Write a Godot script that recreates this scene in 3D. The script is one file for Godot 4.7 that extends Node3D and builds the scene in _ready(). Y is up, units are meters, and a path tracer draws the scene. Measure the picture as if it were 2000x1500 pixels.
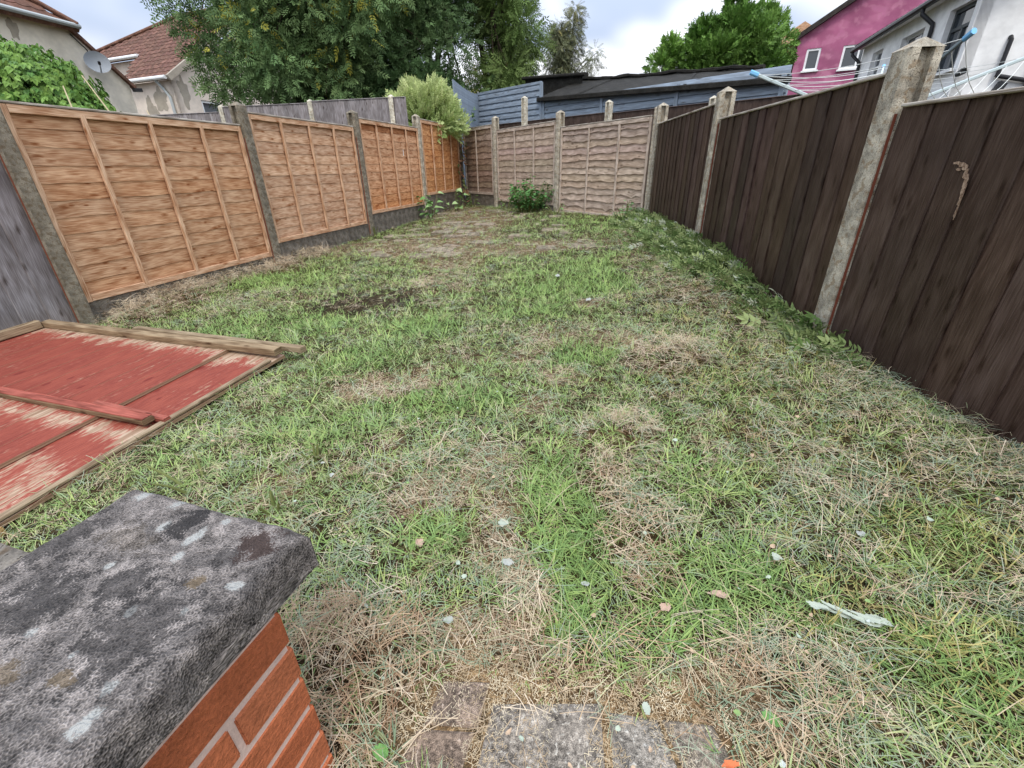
extends Node3D
# A long back garden between timber fences, seen from beside a brick gate wall. Metres, y up; heights in the tables are relative to the eye and EYE is added.
const EYE := 0.9
var rng := RandomNumberGenerator.new()
var names := {}
var M := {}
var lawn_noise := FastNoiseLite.new()
var patch_noise := FastNoiseLite.new()
var fine_noise := FastNoiseLite.new()

func P(x: float, y: float, z: float) -> Vector3: return Vector3(x, y + EYE, z)
func rf(a: float, b: float) -> float: return rng.randf_range(a, b)
func lin(r: float, g: float, b: float) -> Color: return Color(r, g, b).linear_to_srgb()

# ---------------------------------------------------------------- mesh building
class MB:
	var v := PackedVector3Array()
	var n := PackedVector3Array()
	var t := PackedVector2Array()
	var c := PackedColorArray()
	func tri(a: Vector3, b: Vector3, d: Vector3, na: Vector3, nb: Vector3, nd: Vector3, ta: Vector2, tb: Vector2, td: Vector2, col: Color) -> void:
		var f := (b - a).cross(d - a)
		if f.dot(na + nb + nd) > 0.0:
			v.append_array([a, d, b]); n.append_array([na, nd, nb]); t.append_array([ta, td, tb])
		else:
			v.append_array([a, b, d]); n.append_array([na, nb, nd]); t.append_array([ta, tb, td])
		c.append_array([col, col, col])
	func flat(a: Vector3, b: Vector3, d: Vector3, out: Vector3, ta: Vector2, tb: Vector2, td: Vector2, col: Color) -> void:
		var f := (b - a).cross(d - a).normalized()
		if f.dot(out) < 0.0: f = -f
		tri(a, b, d, f, f, f, ta, tb, td, col)
	func quad(a: Vector3, b: Vector3, d: Vector3, e: Vector3, out: Vector3, ta: Vector2, tb: Vector2, td: Vector2, te: Vector2, col: Color) -> void:
		flat(a, b, d, out, ta, tb, td, col); flat(a, d, e, out, ta, td, te, col)
	func mesh() -> ArrayMesh:
		var a := []
		a.resize(Mesh.ARRAY_MAX)
		a[Mesh.ARRAY_VERTEX] = v; a[Mesh.ARRAY_NORMAL] = n; a[Mesh.ARRAY_TEX_UV] = t; a[Mesh.ARRAY_COLOR] = c
		var m := ArrayMesh.new()
		m.add_surface_from_arrays(Mesh.PRIMITIVE_TRIANGLES, a)
		return m

func prism(mb: MB, prof: PackedVector2Array, o: Vector3, ex: Vector3, ey: Vector3, ez: Vector3, col := Color.WHITE, uvo := Vector2.ZERO) -> void:
	var area := 0.0
	for i in prof.size():
		var p := prof[i]; var q := prof[(i + 1) % prof.size()]
		area += p.x * q.y - q.x * p.y
	var sg := 1.0 if area > 0.0 else -1.0
	var l := ez.length()
	var per := 0.0
	for i in prof.size():
		var p := prof[i]; var q := prof[(i + 1) % prof.size()]
		var d := q - p
		var out := (ex * d.y - ey * d.x) * sg
		var a := o + ex * p.x + ey * p.y; var b := o + ex * q.x + ey * q.y
		var s := per + d.length()
		mb.quad(a, b, b + ez, a + ez, out, uvo + Vector2(0, per), uvo + Vector2(0, s), uvo + Vector2(l, s), uvo + Vector2(l, per), col)
		per = s
	var idx := Geometry2D.triangulate_polygon(prof)
	for k in range(0, idx.size(), 3):
		var p := prof[idx[k]]; var q := prof[idx[k + 1]]; var r := prof[idx[k + 2]]
		var a := o + ex * p.x + ey * p.y; var b := o + ex * q.x + ey * q.y; var d := o + ex * r.x + ey * r.y
		mb.flat(a, b, d, -ez, uvo + p, uvo + q, uvo + r, col)
		mb.flat(a + ez, b + ez, d + ez, ez, uvo + p, uvo + q, uvo + r, col)

func rect(w: float, h: float, ch := 0.0) -> PackedVector2Array:
	var x := w / 2; var y := h / 2
	if ch <= 0.0: return PackedVector2Array([Vector2(-x, -y), Vector2(x, -y), Vector2(x, y), Vector2(-x, y)])
	return PackedVector2Array([Vector2(-x + ch, -y), Vector2(x - ch, -y), Vector2(x, -y + ch), Vector2(x, y - ch), Vector2(x - ch, y), Vector2(-x + ch, y), Vector2(-x, y - ch), Vector2(-x, -y + ch)])

# a bar from a to b: w across (b-a) x up, h along up
func bar(mb: MB, a: Vector3, b: Vector3, up: Vector3, w: float, h: float, ch := 0.0, col := Color.WHITE) -> void:
	var ez := b - a
	var ex := ez.cross(up).normalized()
	var ey := ex.cross(ez).normalized()
	prism(mb, rect(w, h, ch), a, ex, ey, ez, col, Vector2(rf(0, 3), rf(0, 3)))

func tube(mb: MB, pts: PackedVector3Array, radii: PackedFloat32Array, sides := 6, col := Color.WHITE) -> void:
	var prev: Array[Vector3] = []
	var along := 0.0
	var ref := Vector3(0.31, 0.2, 0.93)
	for i in pts.size():
		var d: Vector3 = (pts[mini(i + 1, pts.size() - 1)] - pts[maxi(i - 1, 0)]).normalized()
		var ex := d.cross(ref).normalized()
		if ex.length() < 0.5: ex = d.cross(Vector3.RIGHT).normalized()
		var ey := d.cross(ex)
		var ring: Array[Vector3] = []
		for k in sides: ring.append(ex * cos(TAU * k / sides) + ey * sin(TAU * k / sides))
		if i > 0:
			var l: float = (pts[i] - pts[i - 1]).length()
			for k in sides:
				var j := (k + 1) % sides
				var a: Vector3 = pts[i - 1] + prev[k] * radii[i - 1]; var b: Vector3 = pts[i - 1] + prev[j] * radii[i - 1]
				var e: Vector3 = pts[i] + ring[k] * radii[i]; var f: Vector3 = pts[i] + ring[j] * radii[i]
				var u := float(k) / sides * 0.4; var u2 := float(k + 1) / sides * 0.4
				mb.tri(a, b, f, prev[k], prev[j], ring[j], Vector2(u, along), Vector2(u2, along), Vector2(u2, along + l), col)
				mb.tri(a, f, e, prev[k], ring[j], ring[k], Vector2(u, along), Vector2(u2, along + l), Vector2(u, along + l), col)
			along += l
		prev = ring

# a folded leaf blade: base, direction, the way its upper face looks
func leaf(mb: MB, b: Vector3, dir: Vector3, up: Vector3, l: float, w: float, fold := 0.15, droop := 0.1, col := Color.WHITE) -> void:
	dir = dir.normalized()
	var side := dir.cross(up).normalized()
	up = side.cross(dir).normalized()
	var m1 := b + dir * l * 0.38 - up * l * droop * 0.2
	var tip := b + dir * l - up * l * droop
	var z := Vector2.ZERO
	for s: float in [-1.0, 1.0]:
		var e1 := b + dir * l * 0.3 + side * s * w * 0.5 + up * w * fold
		var e2 := b + dir * l * 0.66 + side * s * w * 0.36 + up * (w * fold - l * droop * 0.45)
		mb.flat(b, e1, m1, up, z, z, z, col)
		mb.flat(m1, e1, e2, up, z, z, z, col)
		mb.flat(m1, e2, tip, up, z, z, z, col)

# a thick polygon in the plane of ex, ey, extruded along ez
func slab(mb: MB, poly: PackedVector2Array, o: Vector3, ex: Vector3, ey: Vector3, ez: Vector3, col := Color.WHITE) -> void:
	prism(mb, poly, o, ex, ey, ez, col)

# a wall sheet with rectangular openings (each a Rect2 in u, h), reveals as deep as thick
func wall_sheet(mb: MB, poly: PackedVector2Array, holes: Array, o: Vector3, ex: Vector3, ey: Vector3, n: Vector3, thick: float) -> void:
	var xs := [-1000.0, 1000.0]; var ys := [-1000.0, 1000.0]
	for h: Rect2 in holes:
		xs.append_array([h.position.x, h.end.x]); ys.append_array([h.position.y, h.end.y])
	xs.sort(); ys.sort()
	for i in xs.size() - 1:
		for j in ys.size() - 1:
			var cc := Vector2((xs[i] + xs[i + 1]) / 2, (ys[j] + ys[j + 1]) / 2)
			if holes.any(func(h: Rect2) -> bool: return h.has_point(cc)): continue
			var cell := PackedVector2Array([Vector2(xs[i], ys[j]), Vector2(xs[i + 1], ys[j]), Vector2(xs[i + 1], ys[j + 1]), Vector2(xs[i], ys[j + 1])])
			for part in Geometry2D.intersect_polygons(poly, cell):
				var idx := Geometry2D.triangulate_polygon(part)
				for k in range(0, idx.size(), 3):
					var a := part[idx[k]]; var b := part[idx[k + 1]]; var d := part[idx[k + 2]]
					mb.flat(o + ex * a.x + ey * a.y, o + ex * b.x + ey * b.y, o + ex * d.x + ey * d.y, n, a, b, d, Color.WHITE)
					mb.flat(o + ex * a.x + ey * a.y - n * thick, o + ex * b.x + ey * b.y - n * thick, o + ex * d.x + ey * d.y - n * thick, -n, a, b, d, Color.WHITE)
	for h: Rect2 in holes:
		var cs := [h.position, Vector2(h.end.x, h.position.y), h.end, Vector2(h.position.x, h.end.y)]
		for k in 4:
			var a: Vector2 = cs[k]; var b: Vector2 = cs[(k + 1) % 4]
			var mid := (a + b) / 2
			var inn := h.get_center() - mid
			var pa := o + ex * a.x + ey * a.y; var pb := o + ex * b.x + ey * b.y
			mb.quad(pa, pb, pb - n * thick, pa - n * thick, ex * inn.x + ey * inn.y, a, b, b, a, Color.WHITE)
	for k in poly.size():
		var a := poly[k]; var b := poly[(k + 1) % poly.size()]
		var pa := o + ex * a.x + ey * a.y; var pb := o + ex * b.x + ey * b.y
		mb.quad(pa, pb, pb - n * thick, pa - n * thick, ex * (b - a).y - ey * (b - a).x, a, b, b, a, Color.WHITE)

# ---------------------------------------------------------------- nodes
func numbered(called: String, parent: Node) -> String:
	var key := str(parent.get_instance_id()) + called
	var k: int = names.get(key, 0)
	names[key] = k + 1
	return called if k == 0 else "%s_%03d" % [called, k]

func put(called: String, shape: Variant, mat: Material, parent: Node3D = null, xf := Transform3D.IDENTITY) -> MeshInstance3D:
	if parent == null: parent = self
	var o := MeshInstance3D.new()
	o.name = numbered(called, parent)
	o.mesh = shape.mesh() if shape is MB else shape
	o.material_override = mat
	parent.add_child(o, true)
	o.transform = xf
	return o

func tag(o: Node, label: String, category: String, group := "") -> Node:
	o.set_meta("label", label); o.set_meta("category", category)
	if group != "": o.set_meta("group", group)
	return o

func thing(called: String, label: String, category: String, xf := Transform3D.IDENTITY, group := "") -> Node3D:
	var o := Node3D.new()
	o.name = numbered(called, self)
	add_child(o, true)
	o.transform = xf
	tag(o, label, category, group)
	return o

func stuff(called: String, shape: Variant, mat: Material, xfs: Array, cols: PackedColorArray, parent: Node3D = null) -> MultiMeshInstance3D:
	if parent == null: parent = self
	var mm := MultiMesh.new()
	mm.transform_format = MultiMesh.TRANSFORM_3D
	mm.use_colors = true
	mm.mesh = shape.mesh() if shape is MB else shape
	mm.instance_count = xfs.size()
	for i in xfs.size():
		mm.set_instance_transform(i, xfs[i])
		mm.set_instance_color(i, cols[i])
	var o := MultiMeshInstance3D.new()
	o.name = numbered(called, parent)
	o.multimesh = mm
	o.material_override = mat
	parent.add_child(o, true)
	o.set_meta("kind", "stuff")
	return o

# ---------------------------------------------------------------- materials
func noise(freq: float, oct := 4, sd := 1, kind := FastNoiseLite.TYPE_SIMPLEX_SMOOTH) -> FastNoiseLite:
	var n := FastNoiseLite.new()
	n.noise_type = kind; n.frequency = freq; n.fractal_octaves = oct; n.seed = sd
	return n

func bytes_of(n: FastNoiseLite, s := 512) -> PackedByteArray:
	return n.get_seamless_image(s, s).get_data()

func picture(s: int, h: int, f: Callable) -> Array:   # f(i, x, y) gives [Color (sRGB), height 0..1]
	var rgb := PackedByteArray(); rgb.resize(s * h * 3)
	var hei := PackedByteArray(); hei.resize(s * h)
	for y in h:
		for x in s:
			var i := y * s + x
			var r: Array = f.call(i, x, y)
			var c: Color = r[0]
			rgb[i * 3] = clampi(int(c.r * 255), 0, 255); rgb[i * 3 + 1] = clampi(int(c.g * 255), 0, 255); rgb[i * 3 + 2] = clampi(int(c.b * 255), 0, 255)
			hei[i] = clampi(int(float(r[1]) * 255), 0, 255)
	return [ImageTexture.create_from_image(Image.create_from_data(s, h, false, Image.FORMAT_RGB8, rgb)), ImageTexture.create_from_image(Image.create_from_data(s, h, false, Image.FORMAT_L8, hei))]

func mat(called: String, base: Color, rough := 0.85, tex: Array = [], scale := Vector3.ONE, bump := 0.0, world := false) -> StandardMaterial3D:
	var m := StandardMaterial3D.new()
	m.resource_name = called
	m.albedo_color = base
	m.roughness = rough
	m.metallic_specular = 0.3
	m.vertex_color_use_as_albedo = true
	if tex.size() > 0:
		m.albedo_texture = tex[0]
		m.uv1_scale = scale
		if world:
			m.uv1_triplanar = true; m.uv1_world_triplanar = true
		if bump > 0.0:
			m.heightmap_enabled = true; m.heightmap_texture = tex[1]; m.heightmap_scale = bump
	M[called] = m
	return m

func leafmat(called: String, rough := 0.55, back := 0.5) -> StandardMaterial3D:
	var m := mat(called, Color.WHITE, rough)
	m.cull_mode = BaseMaterial3D.CULL_DISABLED
	m.backlight_enabled = true
	m.backlight = Color(back, back, back)
	return m

func wood_picture(sd: int, contrast: float, knots: int, rgb_dark: Color) -> Array:
	var fineg := noise(0.30, 2, sd + 5)
	var a := noise(0.012, 3, sd); var b := noise(0.05, 3, sd + 1); var c := noise(0.006, 2, sd + 2)
	var w := 1024; var h := 256
	var ks := []
	var r := RandomNumberGenerator.new(); r.seed = sd
	for k in knots: ks.append([r.randf_range(60, w - 60), r.randf_range(10, h - 10), r.randf_range(5, 11)])
	var f := func(_i: int, x: int, y: int) -> Array:
		var yy := float(y)
		var kn := 0.0
		for k: Array in ks:
			var dx: float = (x - k[0]); var dy: float = (y - k[1])
			if absf(dx) < 150 and absf(dy) < 60:
				var d := sqrt(dx * dx * 0.10 + dy * dy) / float(k[2])
				yy += dy / maxf(d, 0.5) * exp(-d * 0.55) * 1.2
				var d2 := sqrt(dx * dx * 0.35 + dy * dy) / float(k[2])
				if d2 < 1.2: kn = maxf(kn, 1.0 - d2 * 0.75)
		var t := clampf((x - w * 0.86) / (w * 0.14), 0, 1)
		var x2 := float(x) - w
		var g1 := a.get_noise_2d(x * 0.8, yy * 14.0); var g2 := b.get_noise_2d(x * 0.35, yy * 5.0); var g3 := c.get_noise_2d(x * 1.4, yy * 3.0)
		if t > 0.0:
			g1 = lerpf(g1, a.get_noise_2d(x2 * 0.8, yy * 14.0), t); g2 = lerpf(g2, b.get_noise_2d(x2 * 0.35, yy * 5.0), t); g3 = lerpf(g3, c.get_noise_2d(x2 * 1.4, yy * 3.0), t)
		var g4 := fineg.get_noise_2d(x * 0.035, yy * 0.9)
		var v := clampf(0.71 + contrast * (g4 * 0.34 + g1 * 0.55 + g2 * 0.38 + g3 * 0.50) - kn * 0.7, 0, 1)
		return [rgb_dark.lerp(Color.WHITE, v), clampf(0.5 + g1 * 0.4 + g2 * 0.3 + g4 * 0.3 + kn * 0.3, 0, 1)]
	return picture(w, h, f)

func sky_picture() -> ImageTexture:
	var w := 512; var h := 256
	var a := noise(0.9, 5, 21); var b := noise(2.6, 4, 22)
	var bytes := PackedFloat32Array(); bytes.resize(w * h * 4)
	for y in h:
		var el := PI * (0.5 - (y + 0.5) / h)
		for x in w:
			var az := TAU * (x + 0.5) / w
			var d := Vector3(cos(el) * cos(az), sin(el), cos(el) * sin(az))
			var i := (y * w + x) * 4
			var c := Color(0.20, 0.20, 0.17)
			if el > -0.02:
				var q := d / (absf(d.y) + 0.35)
				var n := a.get_noise_3d(q.x * 0.8, q.y * 2.0, q.z * 0.8) + 0.35 * b.get_noise_3d(q.x, q.y * 2.0, q.z)
				var t := smoothstep(-0.22, 0.16, n)
				# an overcast sky: brightest overhead, thin blue-grey between pale clouds
				c = Color(0.40, 0.475, 0.62).lerp(Color(0.86, 0.88, 0.92), t) * (0.72 + 1.75 * maxf(sin(el), 0.0))
			bytes[i] = c.r; bytes[i + 1] = c.g; bytes[i + 2] = c.b; bytes[i + 3] = 1.0
	return ImageTexture.create_from_image(Image.create_from_data(w, h, false, Image.FORMAT_RGBAF, bytes.to_byte_array()))

func _ready() -> void:
	var cam := Camera3D.new()
	cam.name = "camera"
	cam.fov = 82.27
	cam.position = Vector3(0, EYE, 0)
	cam.rotation_degrees = Vector3(-26.313, 0, -0.937)
	cam.near = 0.02; cam.far = 800.0
	add_child(cam); cam.current = true
	var env := Environment.new()
	var sky := Sky.new()
	var pan := PanoramaSkyMaterial.new()
	pan.panorama = sky_picture()
	sky.sky_material = pan
	env.background_mode = Environment.BG_SKY
	env.sky = sky
	env.tonemap_mode = Environment.TONE_MAPPER_LINEAR
	env.tonemap_exposure = 1.45
	env.sdfgi_enabled = true; env.ssao_enabled = true; env.ssil_enabled = true
	var we := WorldEnvironment.new()
	we.name = "world_environment"; we.environment = env
	add_child(we)
	var sun := DirectionalLight3D.new()
	sun.name = "sun"
	sun.light_energy = 0.42
	sun.light_color = Color(1.0, 0.97, 0.92)
	sun.light_angular_distance = 14.0
	sun.shadow_enabled = true
	sun.rotation_degrees = Vector3(-56, 6, 0)
	add_child(sun)
	rng.seed = 20240817
	patch_noise = noise(0.9, 4, 31)
	fine_noise = noise(1.6, 4, 33)
	lawn_noise = noise(1.1, 4, 35)
	make_materials()
	build_ground()
	build_houses()
	build_shed()
	build_far_fences()
	build_fences()
	build_wall()
	build_paving()
	build_red_panel()
	build_dryer()
	build_trees()
	build_weeds()
	build_lawn()
	build_litter()

func make_materials() -> void:
	var w1 := wood_picture(11, 0.75, 14, Color(0.62, 0.47, 0.36))
	var w2 := wood_picture(47, 0.8, 9, Color(0.52, 0.46, 0.42))
	var w3 := wood_picture(83, 0.42, 12, Color(0.55, 0.50, 0.46))
	var w4 := wood_picture(29, 0.55, 14, Color(0.50, 0.46, 0.43))
	var w5 := wood_picture(57, 0.62, 26, Color(0.55, 0.48, 0.44))
	var ws := Vector3(0.55, 3.4, 1)
	mat("orange_timber", lin(0.70, 0.475, 0.315), 0.8, w1, ws, 0.10)
	mat("grey_brown_timber", lin(0.66, 0.55, 0.46), 0.85, w4, ws, 0.12)
	mat("dark_stain", lin(0.108, 0.075, 0.060), 0.5, w5, ws, 0.12)
	mat("silver_timber", lin(0.42, 0.395, 0.40), 0.9, w4, ws, 0.12)
	mat("batten_timber", lin(0.44, 0.27, 0.165), 0.85, w1, ws, 0.1)
	mat("old_timber", lin(0.36, 0.28, 0.18), 0.9, w2, ws, 0.12)
	mat("yellow_timber", lin(0.62, 0.44, 0.20), 0.85, w1, ws, 0.1)
	mat("pale_cap", lin(0.50, 0.46, 0.40), 0.9, w2, ws, 0.1)
	mat("red_rail", lin(0.42, 0.125, 0.09), 0.7, w2, ws, 0.1)
	mat("red_stain", lin(0.20, 0.06, 0.035), 0.8)
	mat("pale_splinter", lin(0.40, 0.29, 0.21), 0.85, w2, Vector3(9, 2, 1))
	mat("chalk", lin(0.85, 0.85, 0.85), 0.9)
	# concrete, stone, soil
	var n1 := bytes_of(noise(0.006, 4, 3)); var n2 := bytes_of(noise(0.05, 4, 4)); var n3 := bytes_of(noise(0.21, 2, 5)); var n4 := bytes_of(noise(0.085, 1, 6, FastNoiseLite.TYPE_CELLULAR)); var n5 := bytes_of(noise(0.018, 4, 8))
	var concrete := picture(512, 512, func(i: int, _x: int, _y: int) -> Array:
		var a := n1[i] / 255.0; var b := n2[i] / 255.0; var c := n3[i] / 255.0; var d := n4[i] / 255.0
		var v := 0.78 + (a - 0.5) * 0.42 + (b - 0.5) * 0.38 + (c - 0.5) * 0.28
		var pit := smoothstep(0.60, 0.72, b) * smoothstep(0.5, 0.65, c)
		var col := Color(v, v * 0.985, v * 0.95).lerp(Color(0.55, 0.45, 0.34), smoothstep(0.55, 0.75, n5[i] / 255.0) * 0.45)
		col = col.lerp(Color(0.92, 0.90, 0.86), smoothstep(0.80, 0.9, d) * 0.5)
		return [col.lerp(Color(0.12, 0.10, 0.09), pit * 0.8), 0.6 + (c - 0.5) * 0.4 + (b - 0.5) * 0.2 - pit * 0.6])
	mat("post_concrete", lin(0.72, 0.67, 0.58), 0.9, concrete, Vector3.ONE * 2.6, 0.5, true)
	mat("pale_post_concrete", lin(1.0, 0.97, 0.86), 0.9, concrete, Vector3.ONE * 2.2, 0.3, true)
	mat("dark_post_concrete", lin(0.40, 0.36, 0.30), 0.9, concrete, Vector3.ONE * 3.1, 0.6, true)
	mat("board_concrete", lin(0.30, 0.275, 0.25), 0.92, concrete, Vector3.ONE * 2.1, 0.4, true)
	var pav := picture(512, 512, func(i: int, _x: int, _y: int) -> Array:
		var a := n1[i] / 255.0; var b := n2[i] / 255.0; var c := n3[i] / 255.0; var d := n4[i] / 255.0
		var v := 0.58 + (a - 0.5) * 0.35 + (b - 0.5) * 0.45 + (c - 0.5) * 0.5
		var st := smoothstep(0.60, 0.85, d + (b - 0.5) * 0.5)
		return [Color(v, v * 0.97, v * 0.93).lerp(Color(0.95, 0.95, 0.93), st * 0.7), 0.4 + (c - 0.5) * 0.5 + st * 0.3])
	mat("paver_stone", lin(0.82, 0.78, 0.73), 0.92, pav, Vector3.ONE * 3.4, 0.4, true)
	var soil := picture(512, 512, func(i: int, _x: int, _y: int) -> Array:
		var a := n1[i] / 255.0; var b := n2[i] / 255.0; var c := n3[i] / 255.0; var e := n5[i] / 255.0
		var v := 0.60 + (b - 0.5) * 0.55 + (c - 0.5) * 0.6 + (a - 0.5) * 0.3
		return [Color(v, v * 0.93, v * 0.82).lerp(Color(0.45, 0.36, 0.27), smoothstep(0.5, 0.7, e) * 0.4), 0.5 + (c - 0.5) * 0.6 + (b - 0.5) * 0.5])
	mat("soil", Color.WHITE, 0.97, soil, Vector3.ONE * 2.3, 0.8, true)
	var brick := picture(512, 512, func(i: int, _x: int, _y: int) -> Array:
		var a := n1[i] / 255.0; var b := n2[i] / 255.0; var c := n3[i] / 255.0; var e := n5[i] / 255.0
		var v := 0.84 + (b - 0.5) * 0.24 + (c - 0.5) * 0.22 + (a - 0.5) * 0.16
		var grit := smoothstep(0.72, 0.8, c) * smoothstep(0.5, 0.62, b)
		return [Color(v, v * 0.97, v * 0.95).lerp(Color(0.95, 0.85, 0.70), grit * 0.6), 0.5 + (e - 0.5) * 0.7 + (b - 0.5) * 0.6 + (c - 0.5) * 0.4])
	mat("brick_clay", lin(0.68, 0.22, 0.10), 0.85, brick, Vector3.ONE * 5.0, 0.35, true)
	var plaster := picture(512, 512, func(i: int, _x: int, _y: int) -> Array:
		var a := n1[i] / 255.0; var b := n2[i] / 255.0; var c := n3[i] / 255.0; var e := n5[i] / 255.0
		var v := 0.96 + (a - 0.5) * 0.12 + (e - 0.5) * 0.12 + (b - 0.5) * 0.06
		return [Color(v, v, v), 0.5 + (c - 0.5) * 0.5 + (b - 0.5) * 0.3])
	mat("mortar", lin(0.68, 0.50, 0.425), 0.95, plaster, Vector3.ONE * 4.0, 0.2, true)
	mat("cream_render", lin(0.86, 0.79, 0.67), 0.92, plaster, Vector3.ONE * 0.35, 0.2, true)
	mat("pink_render", lin(0.80, 0.70, 0.60), 0.92, plaster, Vector3.ONE * 0.35, 0.2, true)
	mat("bare_render", lin(0.42, 0.37, 0.30), 0.95, plaster, Vector3.ONE * 0.6, 0.2, true)
	var mag := picture(512, 512, func(i: int, _x: int, _y: int) -> Array:
		var a := n1[i] / 255.0; var b := n2[i] / 255.0; var e := n5[i] / 255.0
		var v := 0.80 + (a - 0.5) * 0.3
		var pale := smoothstep(0.50, 0.76, e) * 0.55 + smoothstep(0.6, 0.8, b) * 0.08
		return [Color(v, v, v).lerp(Color(1.0, 1.25, 1.05), pale), 0.5 + (b - 0.5) * 0.4])
	mat("magenta_render", lin(0.62, 0.19, 0.345), 0.9, mag, Vector3.ONE * 0.22, 0.2, true)
	mat("white_render", lin(0.92, 0.92, 0.91), 0.9, plaster, Vector3.ONE * 0.3, 0.15, true)
	mat("roof_tile", lin(0.33, 0.185, 0.145), 0.85, concrete, Vector3.ONE * 1.3, 0.2, true)
	mat("dark_tile", lin(0.09, 0.08, 0.08), 0.85, concrete, Vector3.ONE * 1.3, 0.2, true)
	mat("felt", lin(0.075, 0.083, 0.095), 0.85, soil, Vector3.ONE * 1.2, 0.3, true)
	mat("blue_paint", lin(0.36, 0.445, 0.55), 0.6, w3, Vector3(0.3, 3.0, 1), 0.0)
	mat("black_plastic", lin(0.03, 0.03, 0.033), 0.4)
	mat("grey_plastic", lin(0.42, 0.45, 0.45), 0.45)
	mat("white_plastic", lin(0.82, 0.83, 0.83), 0.4)
	mat("dark_frame", lin(0.07, 0.08, 0.085), 0.5)
	mat("dish_metal", lin(0.33, 0.36, 0.40), 0.5)
	mat("blue_plastic", lin(0.20, 0.48, 0.75), 0.45)
	mat("arm_metal", lin(0.50, 0.58, 0.58), 0.45)
	mat("line_cord", lin(0.72, 0.74, 0.70), 0.7)
	mat("cane", lin(0.66, 0.56, 0.36), 0.8)
	mat("bark", lin(0.13, 0.105, 0.08), 0.95, concrete, Vector3.ONE * 2.0, 0.6, true)
	var gl := mat("window_glass", lin(0.05, 0.06, 0.07), 0.06)
	gl.metallic_specular = 0.6
	leafmat("leaf_green"); leafmat("leaf_gloss", 0.4, 0.35); leafmat("blade", 0.6, 0.45); leafmat("straw_blade", 0.8, 0.25); leafmat("dry_leaf", 0.85, 0.2)

# ---------------------------------------------------------------- fences
func frame_at(a: Vector3, b: Vector3) -> Transform3D:   # x from a to b, y up, z the face
	var ex := (b - a).normalized()
	var ez := ex.cross(Vector3.UP).normalized()
	return Transform3D(Basis(ex, ez.cross(ex).normalized(), ez), a)

func lap_board(l: float, h: float, wob: float, nz: FastNoiseLite, off: float, col: Color) -> MB:
	var mb := MB.new()
	var k := 26
	var uo := Vector2(rf(0, 2), rf(0, 2))
	var knots := []
	for q in 2: knots.append([rf(0.1, l - 0.1), rf(-1, 1)])
	for i in k:
		var p := []
		for x: float in [l * i / k, l * (i + 1) / k]:
			var y := nz.get_noise_2d(x * 3.0, off) * wob
			for kk: Array in knots: y -= exp(-pow((x - kk[0]) / 0.035, 2)) * wob * 1.3 * absf(kk[1])
			var zz := (0.0095 if wob < 0.01 else 0.0125) + maxf(0.0, wob - 0.01) * 0.7 + nz.get_noise_2d(x * 2.0, off + 50.0) * 0.003
			p.append([Vector3(x, h + 0.012, 0.004), Vector3(x, y, zz), Vector3(x, y + 0.002, zz - (0.004 if wob < 0.01 else 0.006))])
		var a: Array = p[0]; var b: Array = p[1]
		var u0 := uo + Vector2(a[0].x, 0); var u1 := uo + Vector2(b[0].x, 0); var dv := Vector2(0, h)
		mb.quad(a[0], b[0], b[1], a[1], Vector3(0, 0.05, 1), u0, u1, u1 + dv, u0 + dv, col)
		mb.quad(a[1], b[1], b[2], a[2], Vector3(0, -1, 0.1), u0 + dv, u1 + dv, u1 + dv * 1.05, u0 + dv * 1.05, col)
		mb.quad(a[0], b[0], b[2], a[2], Vector3(0, 0, -1), u0, u1, u1 + dv, u0 + dv, col)
	return mb

func lap_panel(label: String, a: Vector3, b: Vector3, h: float, boards: int, battens: Array, board_mat: String, batten_mat: String, wob: float, tint: Callable, group: String) -> Node3D:
	var t := thing("lap_fence", label, "fence panel", frame_at(a, b), group)
	var l := a.distance_to(b)
	var nz := noise(0.9, 3, int(absf(a.x * 100)) + 7)
	var e := (h - 0.05) / boards
	for i in boards:
		var y := 0.03 + e * i
		put("board", lap_board(l - 0.03, e, wob, nz, i * 13.7, tint.call(i, boards)), M[board_mat], t, Transform3D(Basis(Vector3.BACK, rf(-0.002, 0.002)), Vector3(0.015, y, 0)))
	var mb: MB
	for s: float in battens:
		mb = MB.new()
		bar(mb, Vector3(l * s, 0.03, 0.028), Vector3(l * s + rf(-0.006, 0.006), h - 0.03, 0.028), Vector3.BACK, 0.034, 0.02, 0.003)
		put("batten", mb, M[batten_mat], t)
	for x: float in [0.02, l - 0.02]:
		mb = MB.new()
		bar(mb, Vector3(x, 0.0, 0.026), Vector3(x, h - 0.004, 0.026), Vector3.BACK, 0.036, 0.022, 0.003)
		put("stile", mb, M[batten_mat], t)
	for y: float in [0.024, h - 0.026]:
		mb = MB.new()
		bar(mb, Vector3(0.04, y, 0.0265), Vector3(l - 0.04, y, 0.0265), Vector3.BACK, 0.046, 0.02, 0.003)
		put("rail", mb, M[batten_mat], t)
	mb = MB.new()
	bar(mb, Vector3(0.0, h + 0.007, 0.012), Vector3(l, h + 0.007, 0.012), Vector3.UP, 0.056, 0.014, 0.003)
	put("capping", mb, M["pale_cap"], t)
	return t

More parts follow.
